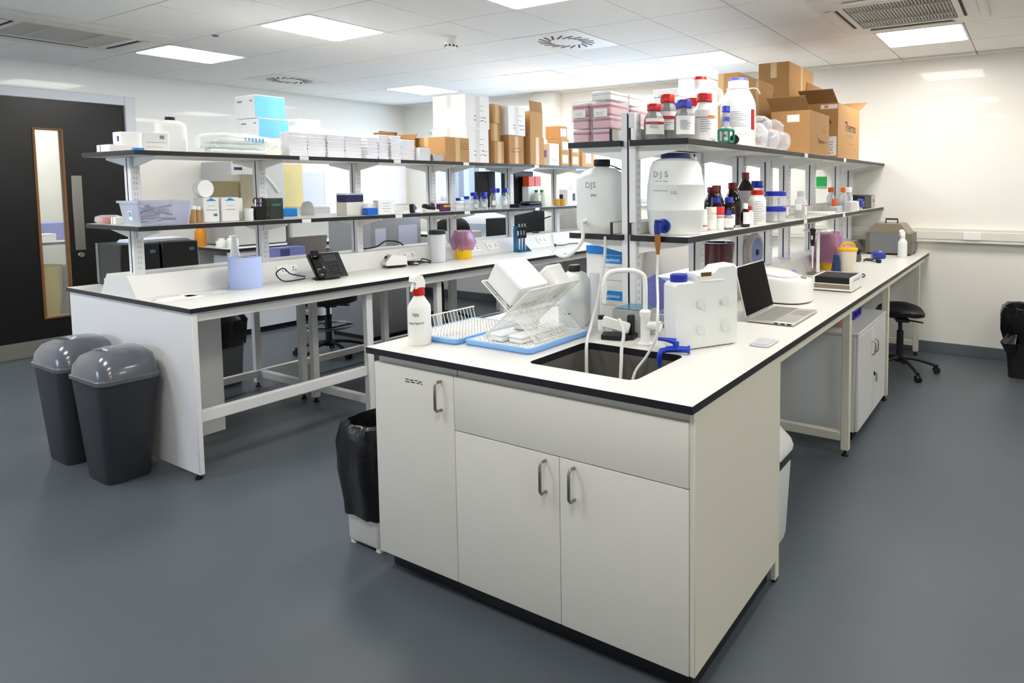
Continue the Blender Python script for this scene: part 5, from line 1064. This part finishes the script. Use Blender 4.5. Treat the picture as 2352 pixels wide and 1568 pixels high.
smallbox('plastic_box', 'tall cream translucent box beside the beige box', (.88, 3.84, ZL), .14, .15, .29, clear('cream_translucent', 'e6dfc4', .75, .2), 0)
# pen holder
t = T('pen_holder', 'black mesh pen holder with scissors, pens and a red handle', 'pen holder', (.735, 3.42, ZL)); k = K(); o = rrect(.07, .06, .012); k.loft([[(a, b, 0) for a, b in o], [(a*1.1, b*1.1, .085) for a, b in o], [(a, b, .085) for a, b in o], [(a*.9, b*.9, .004) for a, b in o]], True, True); P('cup', k, BLACKG, t)
for i, (x, y, m) in enumerate(((-.02, 0, WPL), (-.005, -.012, BLUE), (.012, .01, LGREY), (.02, -.01, BLACKP))):
    k = K(); k.lathe([(.004, .006), (.004, .125), (.002, .13)], 8); P('pen', k, m, t, (x, y, 0), (8-5*i, -6+4*i, 0))
for i, (x, m) in enumerate(((-.012, BLACKP), (.022, BLACKP))):
    k = K(); k.tube([(.016*math.cos(R(20*j)), 0, .12 + .018*math.sin(R(20*j))) for j in range(19)], .0035, 6); P('scissor_loop', k, m, t, (x, .01, 0))
k = K(); k.box((-.004, -.004, .09), (.004, .004, .135), .002); P('red_handle', k, RED, t, (.002, .012, 0))
t = T('desk_organiser', 'smoky dark desk organiser beside the pen holder', 'organiser', (.835, 3.45, ZL)); k = K(); k.box((-.045, -.045, 0), (.045, .045, .135), .003); P('shell', k, clear('smoke_plastic', '3e443c', .7, .1), t); k = K(); k.box((-.03, -.03, .004), (.03, .03, .12)); P('dark_cards', k, mat('dark_cards', '23332f', .6), t); k = K(); k.box((-.028, -.0462, .085), (.028, -.0454, .10)); P('teal_strip', k, mat('teal_strip', '1f6f74', .5), t)
t = T('sample_pot', 'small white pot beside the pen holder', 'pot', (.66, 3.40, ZL)); k = K(); k.lathe([(.022, 0), (.024, .003), (.024, .065), (.001, .067)], 18); P('pot', k, WPL, t); k = K(); k.lathe([(.026, .06), (.026, .075), (.001, .076)], 18); P('lid', k, WPL, t)
smallbox('tip_box', 'bright blue tip box behind the shelf post', (1.12, 3.76, ZL), .095, .07, .055, CYAN)
k = K(); k.rlathe([(.08, .07, .02, 0), (.085, .075, .025, .05), (.06, .05, .022, .09), (.03, .03, .012, .1)]); one('dome_cover', k, LGREY, 'pale grey dome-shaped cover on the lower shelf', 'cover', (1.30, 3.82, ZL))
t = smallbox('freezer_box', 'white box with a navy lidded box on top by the post', (1.41, 3.48, ZL), .14, .12, .095, mat('cream_box', 'e9e6dc', .5)); t = T('freezer_box', 'navy storage box with a clear lid stacked on a white box', 'box', (1.41, 3.48, ZL+.0955)); k = K(); k.box((-.07, -.055, 0), (.07, .055, .05), .003); P('tub', k, mat('navy_box', '1c2250', .4), t); k = K(); k.box((-.072, -.057, .0505), (.072, .057, .064), .003); P('lid', k, clear('clear_lid', 'dfe3ee', .4, .1), t)
t = T('beaker_box', 'clear cup of bright blue tips by the shelf edge', 'cup', (1.49, 3.37, ZL)); k = K(); k.box((-.042, -.03, 0), (.042, .03, .05), .003); P('blue_fill', k, mat('deep_sky_blue', '0d62cf', .4), t); k = K(); k.box((-.038, -.027, .0505), (.032, .027, .085), .004); P('clear_top', k, PLAST, t)
t = T('card_stand', 'white printed card stand beside the blue cup', 'card stand', (1.63, 3.40, ZL)); k = K(); k.box((-.07, -.03, 0), (.07, .03, .105), .003); P('block', k, PAPER, t); 
for i in range(4): k = K(); k.box((-.035+.006*(i % 2), -.0306, .08-.02*i), (.04-.01*(i % 2), -.0301, .083-.02*i)); P('printed_line', k, INKG, t)
# labelled devices
t = T('barcode_scanner', 'black and white hand scanner lying on the lower shelf', 'scanner', (1.93, 3.39, ZL), 15); k = K(); k.box((-.06, -.02, 0), (.02, .02, .03), .006); P('grip', k, WPL, t); k = K(); k.prism([(-.075, .0), (-.03, .0), (-.04, .045), (-.07, .07), (-.08, .065)], -.018, .018, 'y'); P('black_head', k, BLACKP, t)
t = T('label_printer', 'small black label printer beside the hand scanner', 'label printer', (2.07, 3.40, ZL), -20); k = K(); k.box((-.06, -.025, 0), (.06, .025, .02), .005); P('base', k, WPL, t); k = K(); k.at((-.02, 0, .03), (0, 15, 0)); k.box((-.05, -.028, -.008), (.05, .028, .025), .008); P('case', k, BLACKP, t); k = K(); k.at((-.02, 0, .056), (0, 15, 0)); k.box((-.03, -.018, 0), (.02, .018, .003)); P('screen', k, LGREY, t)
smallbox('enzyme_box', 'purple box with a yellow stripe behind the label printer', (2.235, 3.44, ZL), .11, .05, .06, mat('purple_card', '5c2356', .6), 0, parts=[('yellow_stripe', (-.02, -.0256, .035), (.05, -.0251, .05), YEL)])
bottle('enzyme_bottle', 'small purple bottle with a grey cap beside the purple box', (2.17, 3.50, ZL), .02, .085, MATS['purple_card'], LGREY, .014, .018, .8)
# blue-capped glass bottles
for i, (x, y, r, h) in enumerate([(2.33, 3.37, .025, .108)] + [(2.405+.052*q, 3.35+.05*(q % 2), .027, .12) for q in range(5)] + [(2.60+.058*q, 3.47+.04*(q % 2), .03, .15) for q in range(4)] + [(2.735+.072*q, 3.36+.03*(q % 2), .034, .185) for q in range(3)]):
    sz = ['short', 'short', 'medium', 'tall'][0 if i == 0 else 1 if i < 6 else 2 if i < 10 else 3]
    t = T('glass_bottle', ['lone small clear glass bottle with a blue cap at the row end' if i == 0 else '', 'short clear glass bottle with a blue cap in the bottle row', 'medium clear glass bottle with a blue cap in the bottle row', 'tall clear glass bottle with a blue cap in the bottle row'][0 if i == 0 else {'short': 1, 'medium': 2, 'tall': 3}[sz]], 'bottle', (x, y, ZL), 0, None if i == 0 else sz + ' blue-capped glass bottles')
    k = K(); k.lathe([(r*.7, .001), (r*.97, .002), (r, .006), (r, h*.55), (r*.9, h*.63), (r*.55, h*.74), (r*.55, h*.84)], 18); P('glass', k, GLASSC, t); k = K(); k.lathe([(r*.78, h*.79), (r*.8, h*.81), (r*.78, h), (.001, h)], 16); P('cap', k, BLUE, t); k = K(); k.arc(r+.0004, 200, 250, h*.2, h*.42, 5); P('white_panel', k, PAPER, t)
k = K(); k.lathe([(.001, 0), (.05, .0), (.056, .012), (.045, .055), (.02, .065), (.001, .066)], 7); one('foil_dish', k, mat('pale_foil', 'd4d6d2', .4), 'pale faceted dish leaning beside the glass bottles', 'dish', (2.99, 3.52, ZL+.055), rot=(75, 0, 40))
t = T('computer_tower', 'black computer tower on the lower shelf by the bottles', 'computer', (3.50, 3.78, ZL), 0); k = K(); k.box((-.13, -.09, 0), (.16, .09, .355), .006); P('case', k, BLACKP, t); k = K(); k.tube([(-.09+.015*math.cos(R(20*i)), -.0905, .30+.02*math.sin(R(20*i))) for i in range(19)], .0012, 5); P('round_badge', k, LGREY, t)
t = T('computer_tower', 'slimmer black computer tower behind the glass bottles', 'computer', (3.10, 3.82, ZL), 0); k = K(); k.box((-.05, -.09, 0), (.05, .09, .345), .005); P('case', k, BLACKP, t); k = K(); k.box((-.0505, -.06, .25), (-.0498, .06, .29)); P('drive_bay', k, BLACKG, t)
t = T('navy_tray', 'dark navy instrument tray on the lower shelf', 'tray', (3.22, 3.41, ZL)); k = K(); k.box((-.17, -.06, 0), (.17, .06, .02), .004); k.box((-.03, -.06, .02), (.17, .06, .055), .012); k.box((-.17, -.06, .02), (-.14, .06, .035), .004); P('body', k, mat('dark_navy', '12152e', .4), t)
for i, x in enumerate((3.50, 3.585)):
    bottle('wash_bottle', ['pale green plastic bottle with a green cap beside the tower', 'pale green plastic bottle with a green cap beside the orange tubs'][i], (x, 3.52, ZL), .042, .165, mat('pale_green_plastic', 'c4cdb9', .4), mat('green_cap', '1b6a3a', .4), .018, .025, .7)
t = T('orange_tip_box', 'bright orange split box fixed above the green-capped bottles', 'box', (3.55, 3.62, ZL+.20)); 
for sx in (-1, 1): k = K(); k.box((sx*.048-.045, -.04, 0), (sx*.048+.045, .04, .1), .003); P('half', k, mat('vivid_orange', 'f2541b', .4), t)
k = K(); k.box((-.1, -.045, -.2), (.1, .045, -.001), .003); P('support', k, LGREY, t) if False else k.bm.free()
k = K(); k.box((-.1, -.042, 0), (.1, .042, .1985), .003); one('white_rack_stand', k, mat('rack_white', 'e4e5e0', .5), 'white box that carries the bright orange box', 'box', (3.55, 3.62, ZL), rz=0)
for i, (x, y) in enumerate(((3.73, 3.45), (3.79, 3.42))):
    k = K(); k.lathe([(.03, 0), (.036, .004), (.04, .07), (.037, .07), (.033, .006), (.001, .006)], 18); one('agar_tub', k, clear('amber_tub', 'e2b35c', .6, .2), ['amber plastic tub beside the green-capped bottles', 'amber plastic tub standing at the shelf edge'][i], 'tub', (x, y, ZL))
smallbox('cream_carton', 'cream carton with black drawings at the far lower shelf', (4.22, 3.66, ZL), .28, .16, .16, mat('cream_card3', 'd9d3c6', .7), 0, parts=[('drawing', (-.1406, -.02, .05), (-.14, .03, .11), INK), ('drawing', (-.05, -.0806, .04), (.0, -.08, .12), INK)])
# ================================================================ on the phone bench worktop
for i, x in enumerate((.325, .545)):
    t = T('instrument_case', ['black instrument case with a grey side edge at the bench corner', 'black instrument case between the first one and the flask'][i], 'instrument', (x, 4.165, ZW)); k = K(); k.box((-.105, -.165, .01), (.105, .165, .262), .006); P('case', k, BLACKP, t)
    for sx in (-1, 1): k = K(); k.box((sx*.08-.015, -.15, 0), (sx*.08+.015, .15, .0105)); P('foot', k, BLACKP, t)
    k = K(); k.box((.05, -.1657, .2), (.08, -.1651, .22)); P('badge', k, mat('blue_badge', '5c78a8', .4), t)
    for dx, dz in ((.06, .09), (.03, .06)): k = K(); k.lathe([(.006, 0), (.006, .006), (.001, .007)], 10, axis='y'); P('button', k, LGREY, t, (dx, -.165, dz))
    if i == 0: k = K(); k.box((-.107, .13, .01), (-.1052, .165, .262)); P('grey_edge', k, GREYP, t); k = K(); k.box((-.1066, .02, .02), (-.1054, .07, .045)); P('white_plate', k, PAPER, t)
k = K(); k.box((-.16, -.10, 0), (.16, .10, .012), .002); k.box((-.155, -.095, .0125), (.15, .09, .02), .002); one('document_pile', k, mat('bluish_paper', 'dfe3f2', .7), 'pile of papers lying on the black instrument cases', 'papers', (.46, 4.14, ZW+.2625), rz=4)
# paper roll, documents, phone
t = T('tissue_roll', 'large pale blue tissue roll standing on the phone bench', 'tissue roll', (.60, 3.355, ZW)); k = K(); k.lathe([(.02, 0), (.087, 0), (.088, .003), (.088, .183), (.086, .186), (.03, .186), (.03, .01)], 40); P('roll', k, mat('pale_blue_tissue', 'b3c3ee', .85, bump=.08, nscale=40), t)
k = K(); k.lathe([(.0299, .02), (.0299, .1855), (.027, .1855), (.027, .02)], 20); P('core', k, CARD, t)
for i, (x, y, rz, lab) in enumerate(((.20, 3.27, 8, 'white printed sheet with a red corner near the bench end'), (.36, 3.345, -6, 'white printed sheet beside the tissue roll'))):
    t = T('paper_sheet', lab, 'paper', (x, y, ZW + .0002), rz); k = K(); k.box((-.105, -.07, 0), (.105, .07, .0012)); P('sheet', k, PAPER, t); k = K(); k.box((-.08, -.02, .0013), (.06, -.016, .0016)); k.box((-.05, -.04, .0013), (.03, -.037, .0016)); P('printed_line', k, INK, t)
    if i == 0: k = K(); k.box((-.105, .05, .0013), (-.08, .07, .0016)); P('red_corner', k, RED, t)
t = T('desk_phone', 'black desk phone with a handset and small grey screen', 'phone', (1.09, 3.285, ZW), -10)
k = K(); k.lathe([(.085, 0), (.085, .008), (.06, .016), (.001, .018)], 24); P('foot', k, BLACKP, t, (-.01, .0, 0))
k = K(); k.prism([(-.08, .012), (-.06, .012), (.085, .15), (.075, .165), (.06, .165)], -.10, .10, 'x'); body = P('body', k, BLACKP, t)
def onslope(nm, x0, x1, u0, u1, m, th=.003, par=body):
    k = K(); an = math.degrees(math.atan2(.153, .14)); k.at((0, -.08, .0125), (an, 0, 0)); k.box((x0, u0, .0), (x1, u1, th), .001); P(nm, k, m, par)
onslope('screen', -.02, .07, .13, .19, mat('phone_screen', '3a3d40', .25))
for r_ in range(4):
    for c_ in range(3): onslope('key', .0+.026*c_, .017+.026*c_, .03+.022*r_, .043+.022*r_, mat('phone_key', '26272a', .4), .004)
k = K(); an = math.degrees(math.atan2(.153, .14)); k.at((-.072, -.08, .0145), (an, 0, 0)); k.box((-.022, .0, .004), (.022, .20, .02), .008, 2); k.box((-.025, -.002, .012), (.025, .055, .04), .010, 2); k.box((-.025, .15, .012), (.025, .205, .04), .010, 2); P('handset', k, BLACKG, t)
k = K(); k.at((-.035, -.08, .0165), (an, 0, 0)); k.box((-.003, .02, .0), (.003, .09, .003)); P('silver_strip', k, LGREY, t)
cable('curled grey phone lead beside the tissue roll', [(.98, 3.36, ZW+.02), (.92, 3.42, ZW+.04), (.86, 3.40, ZW+.085), (.80, 3.38, ZW+.06), (.82, 3.34, ZW+.012), (.90, 3.33, ZW+.008), (.96, 3.33, ZW+.012)], .0042)
k = K(); k.at((0, 0, 0), (0, 0, 0)); k.box((-.05, -.006, 0), (.05, .006, .006), .002); one('pen', k, mat('cream_pen', 'd9d2bf', .4), 'pale pen lying in front of the desk phone', 'pen', (.955, 3.235, ZW), rz=60)
t = T('vortex_mixer', 'small white vortex mixer with a black base and knob', 'mixer', (1.70, 3.385, ZW), -20); k = K(); k.prism([(-.075, .02), (.075, .02), (.075, .085), (-.035, .10), (-.08, .045)], -.05, .05, 'y'); P('case', k, mat('mixer_white', 'eeeeec', .35), t); k = K(); k.box((-.07, -.045, .004), (.07, .045, .02), .003); P('base', k, BLACKP, t)
k = K(); k.at((-.06, 0, .076), (0, -52, 0)); k.box((-.03, -.03, 0), (.03, .03, .002)); P('control_panel', k, LGREY, t); k = K(); k.at((-.06, .0, .077), (0, -52, 0)); k.lathe([(.012, .002), (.012, .012), (.001, .013)], 14); P('knob', k, BLACKP, t)
cable('black power lead tied in a bow beside the vortex mixer', [(1.84, 3.33, ZW+.006), (1.80, 3.38, ZW+.03), (1.86, 3.36, ZW+.03), (1.90, 3.34, ZW+.02), (1.95, 3.38, ZW+.04), (1.99, 3.33, ZW+.02), (1.90, 3.33, ZW+.015), (1.83, 3.30, ZW+.01), (1.80, 3.33, ZW+.02), (1.88, 3.34, ZW+.03), (1.97, 3.30, ZW+.01)], .005, ((1.85, 3.39, ZW+.002), (0, 0, 20)))
t = T('storage_jar', 'tall frosted jar with a black lid on the phone bench', 'jar', (2.10, 3.37, ZW)); k = K(); k.lathe([(.055, 0), (.06, .004), (.062, .225), (.06, .23)], 26); P('body', k, mat('frosted_jar', 'd4d4da', .4), t); k = K(); k.lathe([(.066, .226), (.067, .23), (.067, .252), (.062, .258), (.001, .258)], 26); P('lid', k, mat('dark_teal_lid', '18282b', .4), t)
bagbin('yellow tub with a rumpled lilac bag on the phone bench', (2.37, 3.365, ZW), .07, .11, .079, .13, 7)
t = T('pipette_rack', 'blue acrylic rack holding three upright pipettes', 'pipette rack', (3.05, 3.34, ZW), 0); BAC = clear('sky_acrylic', '2f7fb5', .55, .08)
for nm, sx in (('left_side', -.06), ('right_side', .075)): k = K(); k.prism([(-.07, 0), (.03, 0), (.03, .2), (.02, .24), (.01, .24), (.005, .06)], sx, sx+.006, 'x'); P('side_panel', k, BAC, t)
k = K(); k.box((-.06, .02, 0), (.08, .027, .24), .002); P('back_panel', k, BAC, t); k = K(); k.box((-.06, -.07, 0), (.08, .02, .006)); P('base', k, BAC, t)
for i in range(3):
    p = T('pipette', ['black pipette at the left slot of the blue rack', 'black pipette in the middle slot of the blue rack', 'black pipette in the slot farthest from the yellow tub'][i], 'pipette', (3.02+.04*i, 3.325, ZW+.165)); k = K(); k.lathe([(.003, -.155), (.005, -.09), (.008, -.03)], 10); P('shaft', k, WPL, p); k = K(); k.lathe([(.012, -.04), (.014, -.02), (.014, .05), (.016, .06), (.008, .065)], 12); P('grip', k, BLACKP, p); k = K(); k.lathe([(.005, .065), (.005, .085), (.009, .09), (.001, .095)], 10); P('plunger', k, LGREY, p); k = K(); k.box((-.0165, -.006, -.01), (-.0142, .006, .03)); P('volume_window', k, PAPER, p)
cable('black adapters with leads at the far end of the phone bench', [(3.55, 3.36, ZW+.006), (3.62, 3.38, ZW+.01), (3.72, 3.36, ZW+.006), (3.85, 3.38, ZW+.01), (3.95, 3.35, ZW+.006)], .005, ((3.58, 3.37, ZW), (0, 0, 10)))
t = T('desk_lamp', 'black angled lamp arm standing on the trunking', 'lamp', (3.70, 3.71, 1.0206)); k = K(); k.lathe([(.04, 0), (.04, .01), (.012, .015)], 18); P('base', k, BLACKP, t); k = K(); k.tube([(0, 0, .01), (.02, -.02, .12), (0, -.04, .2)], .008, 8); k.tube([(0, -.04, .13), (.13, -.10, .17)], .006, 8); P('arm', k, BLACKP, t)
# ---- rear half of the phone bench
t = T('conical_flask', 'tall white conical flask on the rear of the phone bench', 'flask', (1.02, 4.28, ZW)); k = K(); k.lathe([(.05, 0), (.055, .005), (.02, .18), (.016, .25), (.019, .255)], 20); P('body', k, mat('white_flask', 'e3e8ec', .3), t)
t = T('grey_laptop', 'open grey laptop seen from behind on the rear bench', 'laptop', (1.46, 4.13, ZW), 0); k = K(); k.box((-.16, -.0, 0), (.16, .2, .014), .003); P('base', k, SIL, t); k = K(); k.at((0, 0, .014), (12, 0, 0)); k.box((-.16, -.006, 0), (.16, .0, .22), .003); P('screen_lid', k, mat('laptop_grey', '8d8683', .4), t)
smallbox('blue_carton', 'periwinkle carton with an indigo stripe on the rear bench', (1.25, 4.02, ZW), .22, .12, .165, mat('periwinkle_card', '8b95dc', .6), 0, parts=[('indigo_stripe', (-.08, -.0606, .01), (-.01, -.0601, .155), mat('indigo_card', '4f518c', .6))])
for i, (x, y, w, h, lab) in enumerate(((3.62, 4.17, .30, .22, 'black monitor behind the yellow tub on the rear bench'), (4.10, 4.15, .52, .37, 'large black monitor on the rear bench by the lamp arm'))):
    t = T('monitor', lab, 'monitor', (x, y, ZW)); k = K(); k.box((-w/2, -.02, .05), (w/2, .02, .05+h), .006); P('panel', k, BLACKP, t); k = K(); k.box((-.03, -.01, .006), (.03, .03, .08), .003); P('neck', k, BLACKP, t); k = K(); k.box((-.1, -.05, 0), (.1, .09, .006), .002); P('foot', k, BLACKP, t)
t = T('gel_imager', 'beige instrument with a keypad behind the yellow tub', 'instrument', (3.12, 4.17, ZW)); k = K(); k.box((-.15, -.13, .006), (.15, .13, .16), .01); P('case', k, mat('beige_case', 'c9c6bb', .45), t); k = K(); k.box((-.12, -.1315, .03), (.10, -.1302, .06)); P('keypad', k, BLACKP, t)
cable('black lead trailing over the trunking behind the vortex mixer', [(1.62, 3.68, 1.03), (1.75, 3.66, 1.04), (1.86, 3.69, 1.075), (1.98, 3.70, 1.06), (2.05, 3.72, 1.026)], .006)
# ================================================================ the far side: wall bench, fridges, notices
k = board(1.86, 4.10, 6.02, YW-.002, ZT-.03, ZT); one('worktop', k, [LAM, EDGE], 'white worktop along the wall with the black door', 'worktop')
fr = T('steel_trestle', 'white steel frame under the wall bench', 'trestle', (0, 0, 0)); frame_legs(fr, (1.93, 2.75, 3.5), 6.1, 6.78, BW); k = K(); k.box((1.88, 6.05, ZT-.08), (4.08, 6.09, ZT-.031)); P('apron_rail', k, BW, fr)
for i, (x, lab) in enumerate(((2.33, 'rounded white under-bench cabinet closest to the black door'), (3.15, 'white under-bench cabinet behind the high lab chair'))):
    t = T('under_bench_cabinet', lab, 'cupboard', (x, 6.40, 0)); k = K(); k.rlathe([(.60, .56, .04, .06), (.60, .56, .04, .80)]); P('body', k, mat('cabinet_lavender_white', 'dcdde4', .4), t); k = K(); k.box((-.28, -.26, 0), (.28, .26, .06)); P('plinth', k, DARK, t)
    k = K(); k.box((.05, -.284, .65), (.15, -.2805, .67), .002); P('handle', k, LGREY, t)
t = T('ice_machine', 'grey machine with an arched front on the wall bench', 'machine', (2.30, 6.52, ZW)); MG = mat('putty_grey', 'b4b3ae', .45); k = K(); k.box((-.27, -.28, .01), (.27, .3, .87), .02, 2); P('case', k, MG, t); k = K(); k.tube([(-.19+.0*i, -.29, .60) if False else (-.2+.4*i/12, -.285, .55+.2*math.sin(PI*i/12)) for i in range(13)], .014, 8); P('arched_rim', k, mat('putty_light', 'cfcec9', .4), t); k = K(); k.box((-.24, -.2806, .78), (-.16, -.2801, .81)); P('logo_mark', k, INK, t)
t = T('grey_incubator', 'low grey incubator on the wall bench', 'incubator', (2.86, 6.5, ZW)); k = K(); k.box((-.24, -.25, .015), (.24, .3, .38), .01); P('case', k, mat('warm_grey_case', 'a9a8a3', .45), t); k = K(); k.box((-.22, -.2525, .03), (.22, -.2505, .36), .002); P('door', k, MG, t)
smallbox('yellow_bin', 'yellowish translucent bin on top of the grey incubator', (2.75, 6.5, ZW+.381), .24, .22, .48, mat('straw_plastic', 'd9c98a', .4))
for i, x in enumerate((1.93, 2.0, 1.96)):
    bottle('wash_bottle', ['white pot at the corner of the wall bench', 'white pot with a dark top on the wall bench', 'plain white tub behind the pots on the wall bench'][i], (x, 6.08+.13*i, ZW), .05, .13-.02*i, WPL, BLACKP if i == 1 else WPL, .03, .02, .8, cat='pot')
bottle('orange_bottle', 'orange-labelled bottle near the black instrument cases', (1.90, 6.62, ZW), .05, .22, mat('orange_label', 'e0922b', .5), DRED, .03, .03, .75)
# notices and whiteboard on the door wall
t = T('whiteboard', 'blank whiteboard on the door wall above the wall bench', 'whiteboard', (3.86, YW-.004, 1.26)); k = K(); k.box((0, -.012, 0), (.80, .003, .58), .002); P('board', k, mat('whiteboard_enamel', 'f7f8fb', .15), t); k = K(); k.box((0, -.04, -.012), (.80, -.0, 0), .002); P('pen_tray', k, LGREY, t)
for i, (x0, x1, z0, z1, m) in enumerate(((3.15, 3.44, 1.29, 1.68, 'd7dbe6'), (3.45, 3.62, 1.29, 1.68, 'e9ebf0'))):
    k = K(); k.box((x0, -.003, z0), (x1, .002, z1), .0008); one('wall_notice', k, mat('notice_' + m, m, .6), ['grey-blue notice sheet pinned to the door wall', 'narrow pale notice sheet beside the whiteboard'][i], 'notice', (0, YW-.003, 0))
# tall grey fridge behind the phone bench
t = T('fridge', 'grey under-counter fridge with paper notes behind the phone bench', 'fridge', (2.80, 5.10, 0)); FG = mat('fridge_grey', '8f9093', .42, .2)
k = K(); k.box((-.30, -.36, .04), (.30, .30, 1.21), .012, 2); P('case', k, FG, t); k = K(); k.box((-.29, -.35, 0), (.29, .29, .04)); P('plinth', k, DARK, t)
for i, (x0, x1, z0, z1) in enumerate(((-.25, -.13, .80, 1.10), (.02, .25, .78, 1.12))): k = K(); k.box((x0, -.3615, z0), (x1, -.3603, z1)); P('paper_note', k, mat('note_lilac', 'b9bed2', .7), t)
k = K(); k.box((-.06, -.366, .86), (.0, -.3605, .93), .002); P('badge', k, GREYP, t); k = K(); k.tube([(-.3, -.26, .3), (-.33, -.26, .31), (-.33, -.26, .49), (-.3, -.26, .5)], .008, 8); P('handle', k, DRED, t)
k = K(); k.box((-.301, -.35, .60), (-.2995, .3, .606)); P('door_gap', k, DARK, t)
# window bench with a white hood
k = board(4.12, X1-.17, 4.62, 6.86, ZT-.03, ZT); one('worktop', k, [LAM, EDGE], 'white worktop under the window with the slat blind', 'worktop')
fr = T('steel_trestle', 'white steel frame under the window bench', 'trestle', (0, 0, 0)); frame_legs(fr, (4.16, 4.5), 4.68, 6.75, BW, False)
t = T('white_hood', 'white rounded analyser with a lid on the window bench', 'analyser', (4.32, 5.0, ZW)); k = K(); k.rlathe([(.34, .66, .05, 0), (.36, .70, .06, .02), (.36, .70, .06, .22), (.30, .62, .06, .29), (.2, .5, .05, .30)]); P('case', k, mat('hood_white', 'dfe4ec', .35), t); k = K(); k.box((-.183, -.28, .06), (-.18, .28, .16), .001); P('window', k, mat('hood_blue_grey', 'a9b8c9', .3), t)
t = T('paper_tray', 'stacked grey paper trays on the window bench', 'paper tray', (4.31, 5.62, ZW))
for i in range(4): k = K(); k.box((-.13, -.17, .055*i), (.13, .17, .055*i+.012), .002); k.box((-.13, -.17, .055*i+.012), (-.12, -.16, .055*i+.054)); k.box((.12, -.17, .055*i+.012), (.13, -.16, .055*i+.054)); k.box((.12, .16, .055*i+.012), (.13, .17, .055*i+.054)); k.box((-.13, .16, .055*i+.012), (-.12, .17, .055*i+.054)); P('tray', k, LGREY, t)
k = K(); k.box((-.003, -.05, 0), (.003, .05, .11), .001); t = one('green_sign', k, mat('emerald_green', '12a045', .4), 'green safe condition sign on the far wall past the shelves', 'sign', (X1-.003, .985, 1.48)); k = K(); k.box((-.0045, -.05, .008), (-.0032, .05, .013)); P('white_line', k, PAPER, t)
# sockets on far trunking
for i, y in enumerate((-.35, -1.1)):
    t = T('wall_socket', ['double socket on the far wall trunking beside the bench', 'double socket on the far wall trunking above the black bin'][i], 'socket', (X1-.0605, y, 1.065)); k = K(); k.box((-.006, -.07, -.033), (0, .07, .033), .002); P('plate', k, WPL, t)
# next room
k = board(.6, 2.6, 8.7, 9.4, .87, .9); one('worktop', k, [LAM, EDGE], 'white worktop in the next room seen through the door glass', 'worktop')
fr = T('steel_trestle', 'white steel frame under the bench in the next room', 'trestle', (0, 0, 0)); frame_legs(fr, (.8, 1.78), 8.78, 9.3, BW)
smallbox('lilac_crate', 'lilac crate on the bench in the next room', (1.50, 9.15, .9005), .3, .25, .2, LIL); smallbox('white_case', 'white case on the bench in the next room', (1.36, 8.85, .9005), .16, .16, .09, WPL)
t = T('waste_sack', 'yellow waste sack standing under the bench in the next room', 'sack', (1.34, 8.98, 0)); k = K(); k.rag([(0, 0, .0, .13, .13), (0, 0, .2, .16, .16), (0, 0, .5, .17, .17), (0, 0, .62, .18, .18)], 26, .01, 21, True, True); P('sack', k, mat('yellow_sack', 'd9b81e', .5), t)
smallbox('white_bin', 'white bin with a black panel beside the yellow sack', (1.63, 9.0, 0), .18, .26, .6, mat('bin_white2', 'd4d4d0', .5), 0, parts=[('black_panel', (-.09, -.1306, .32), (.03, -.13, .46), BLACKP)])
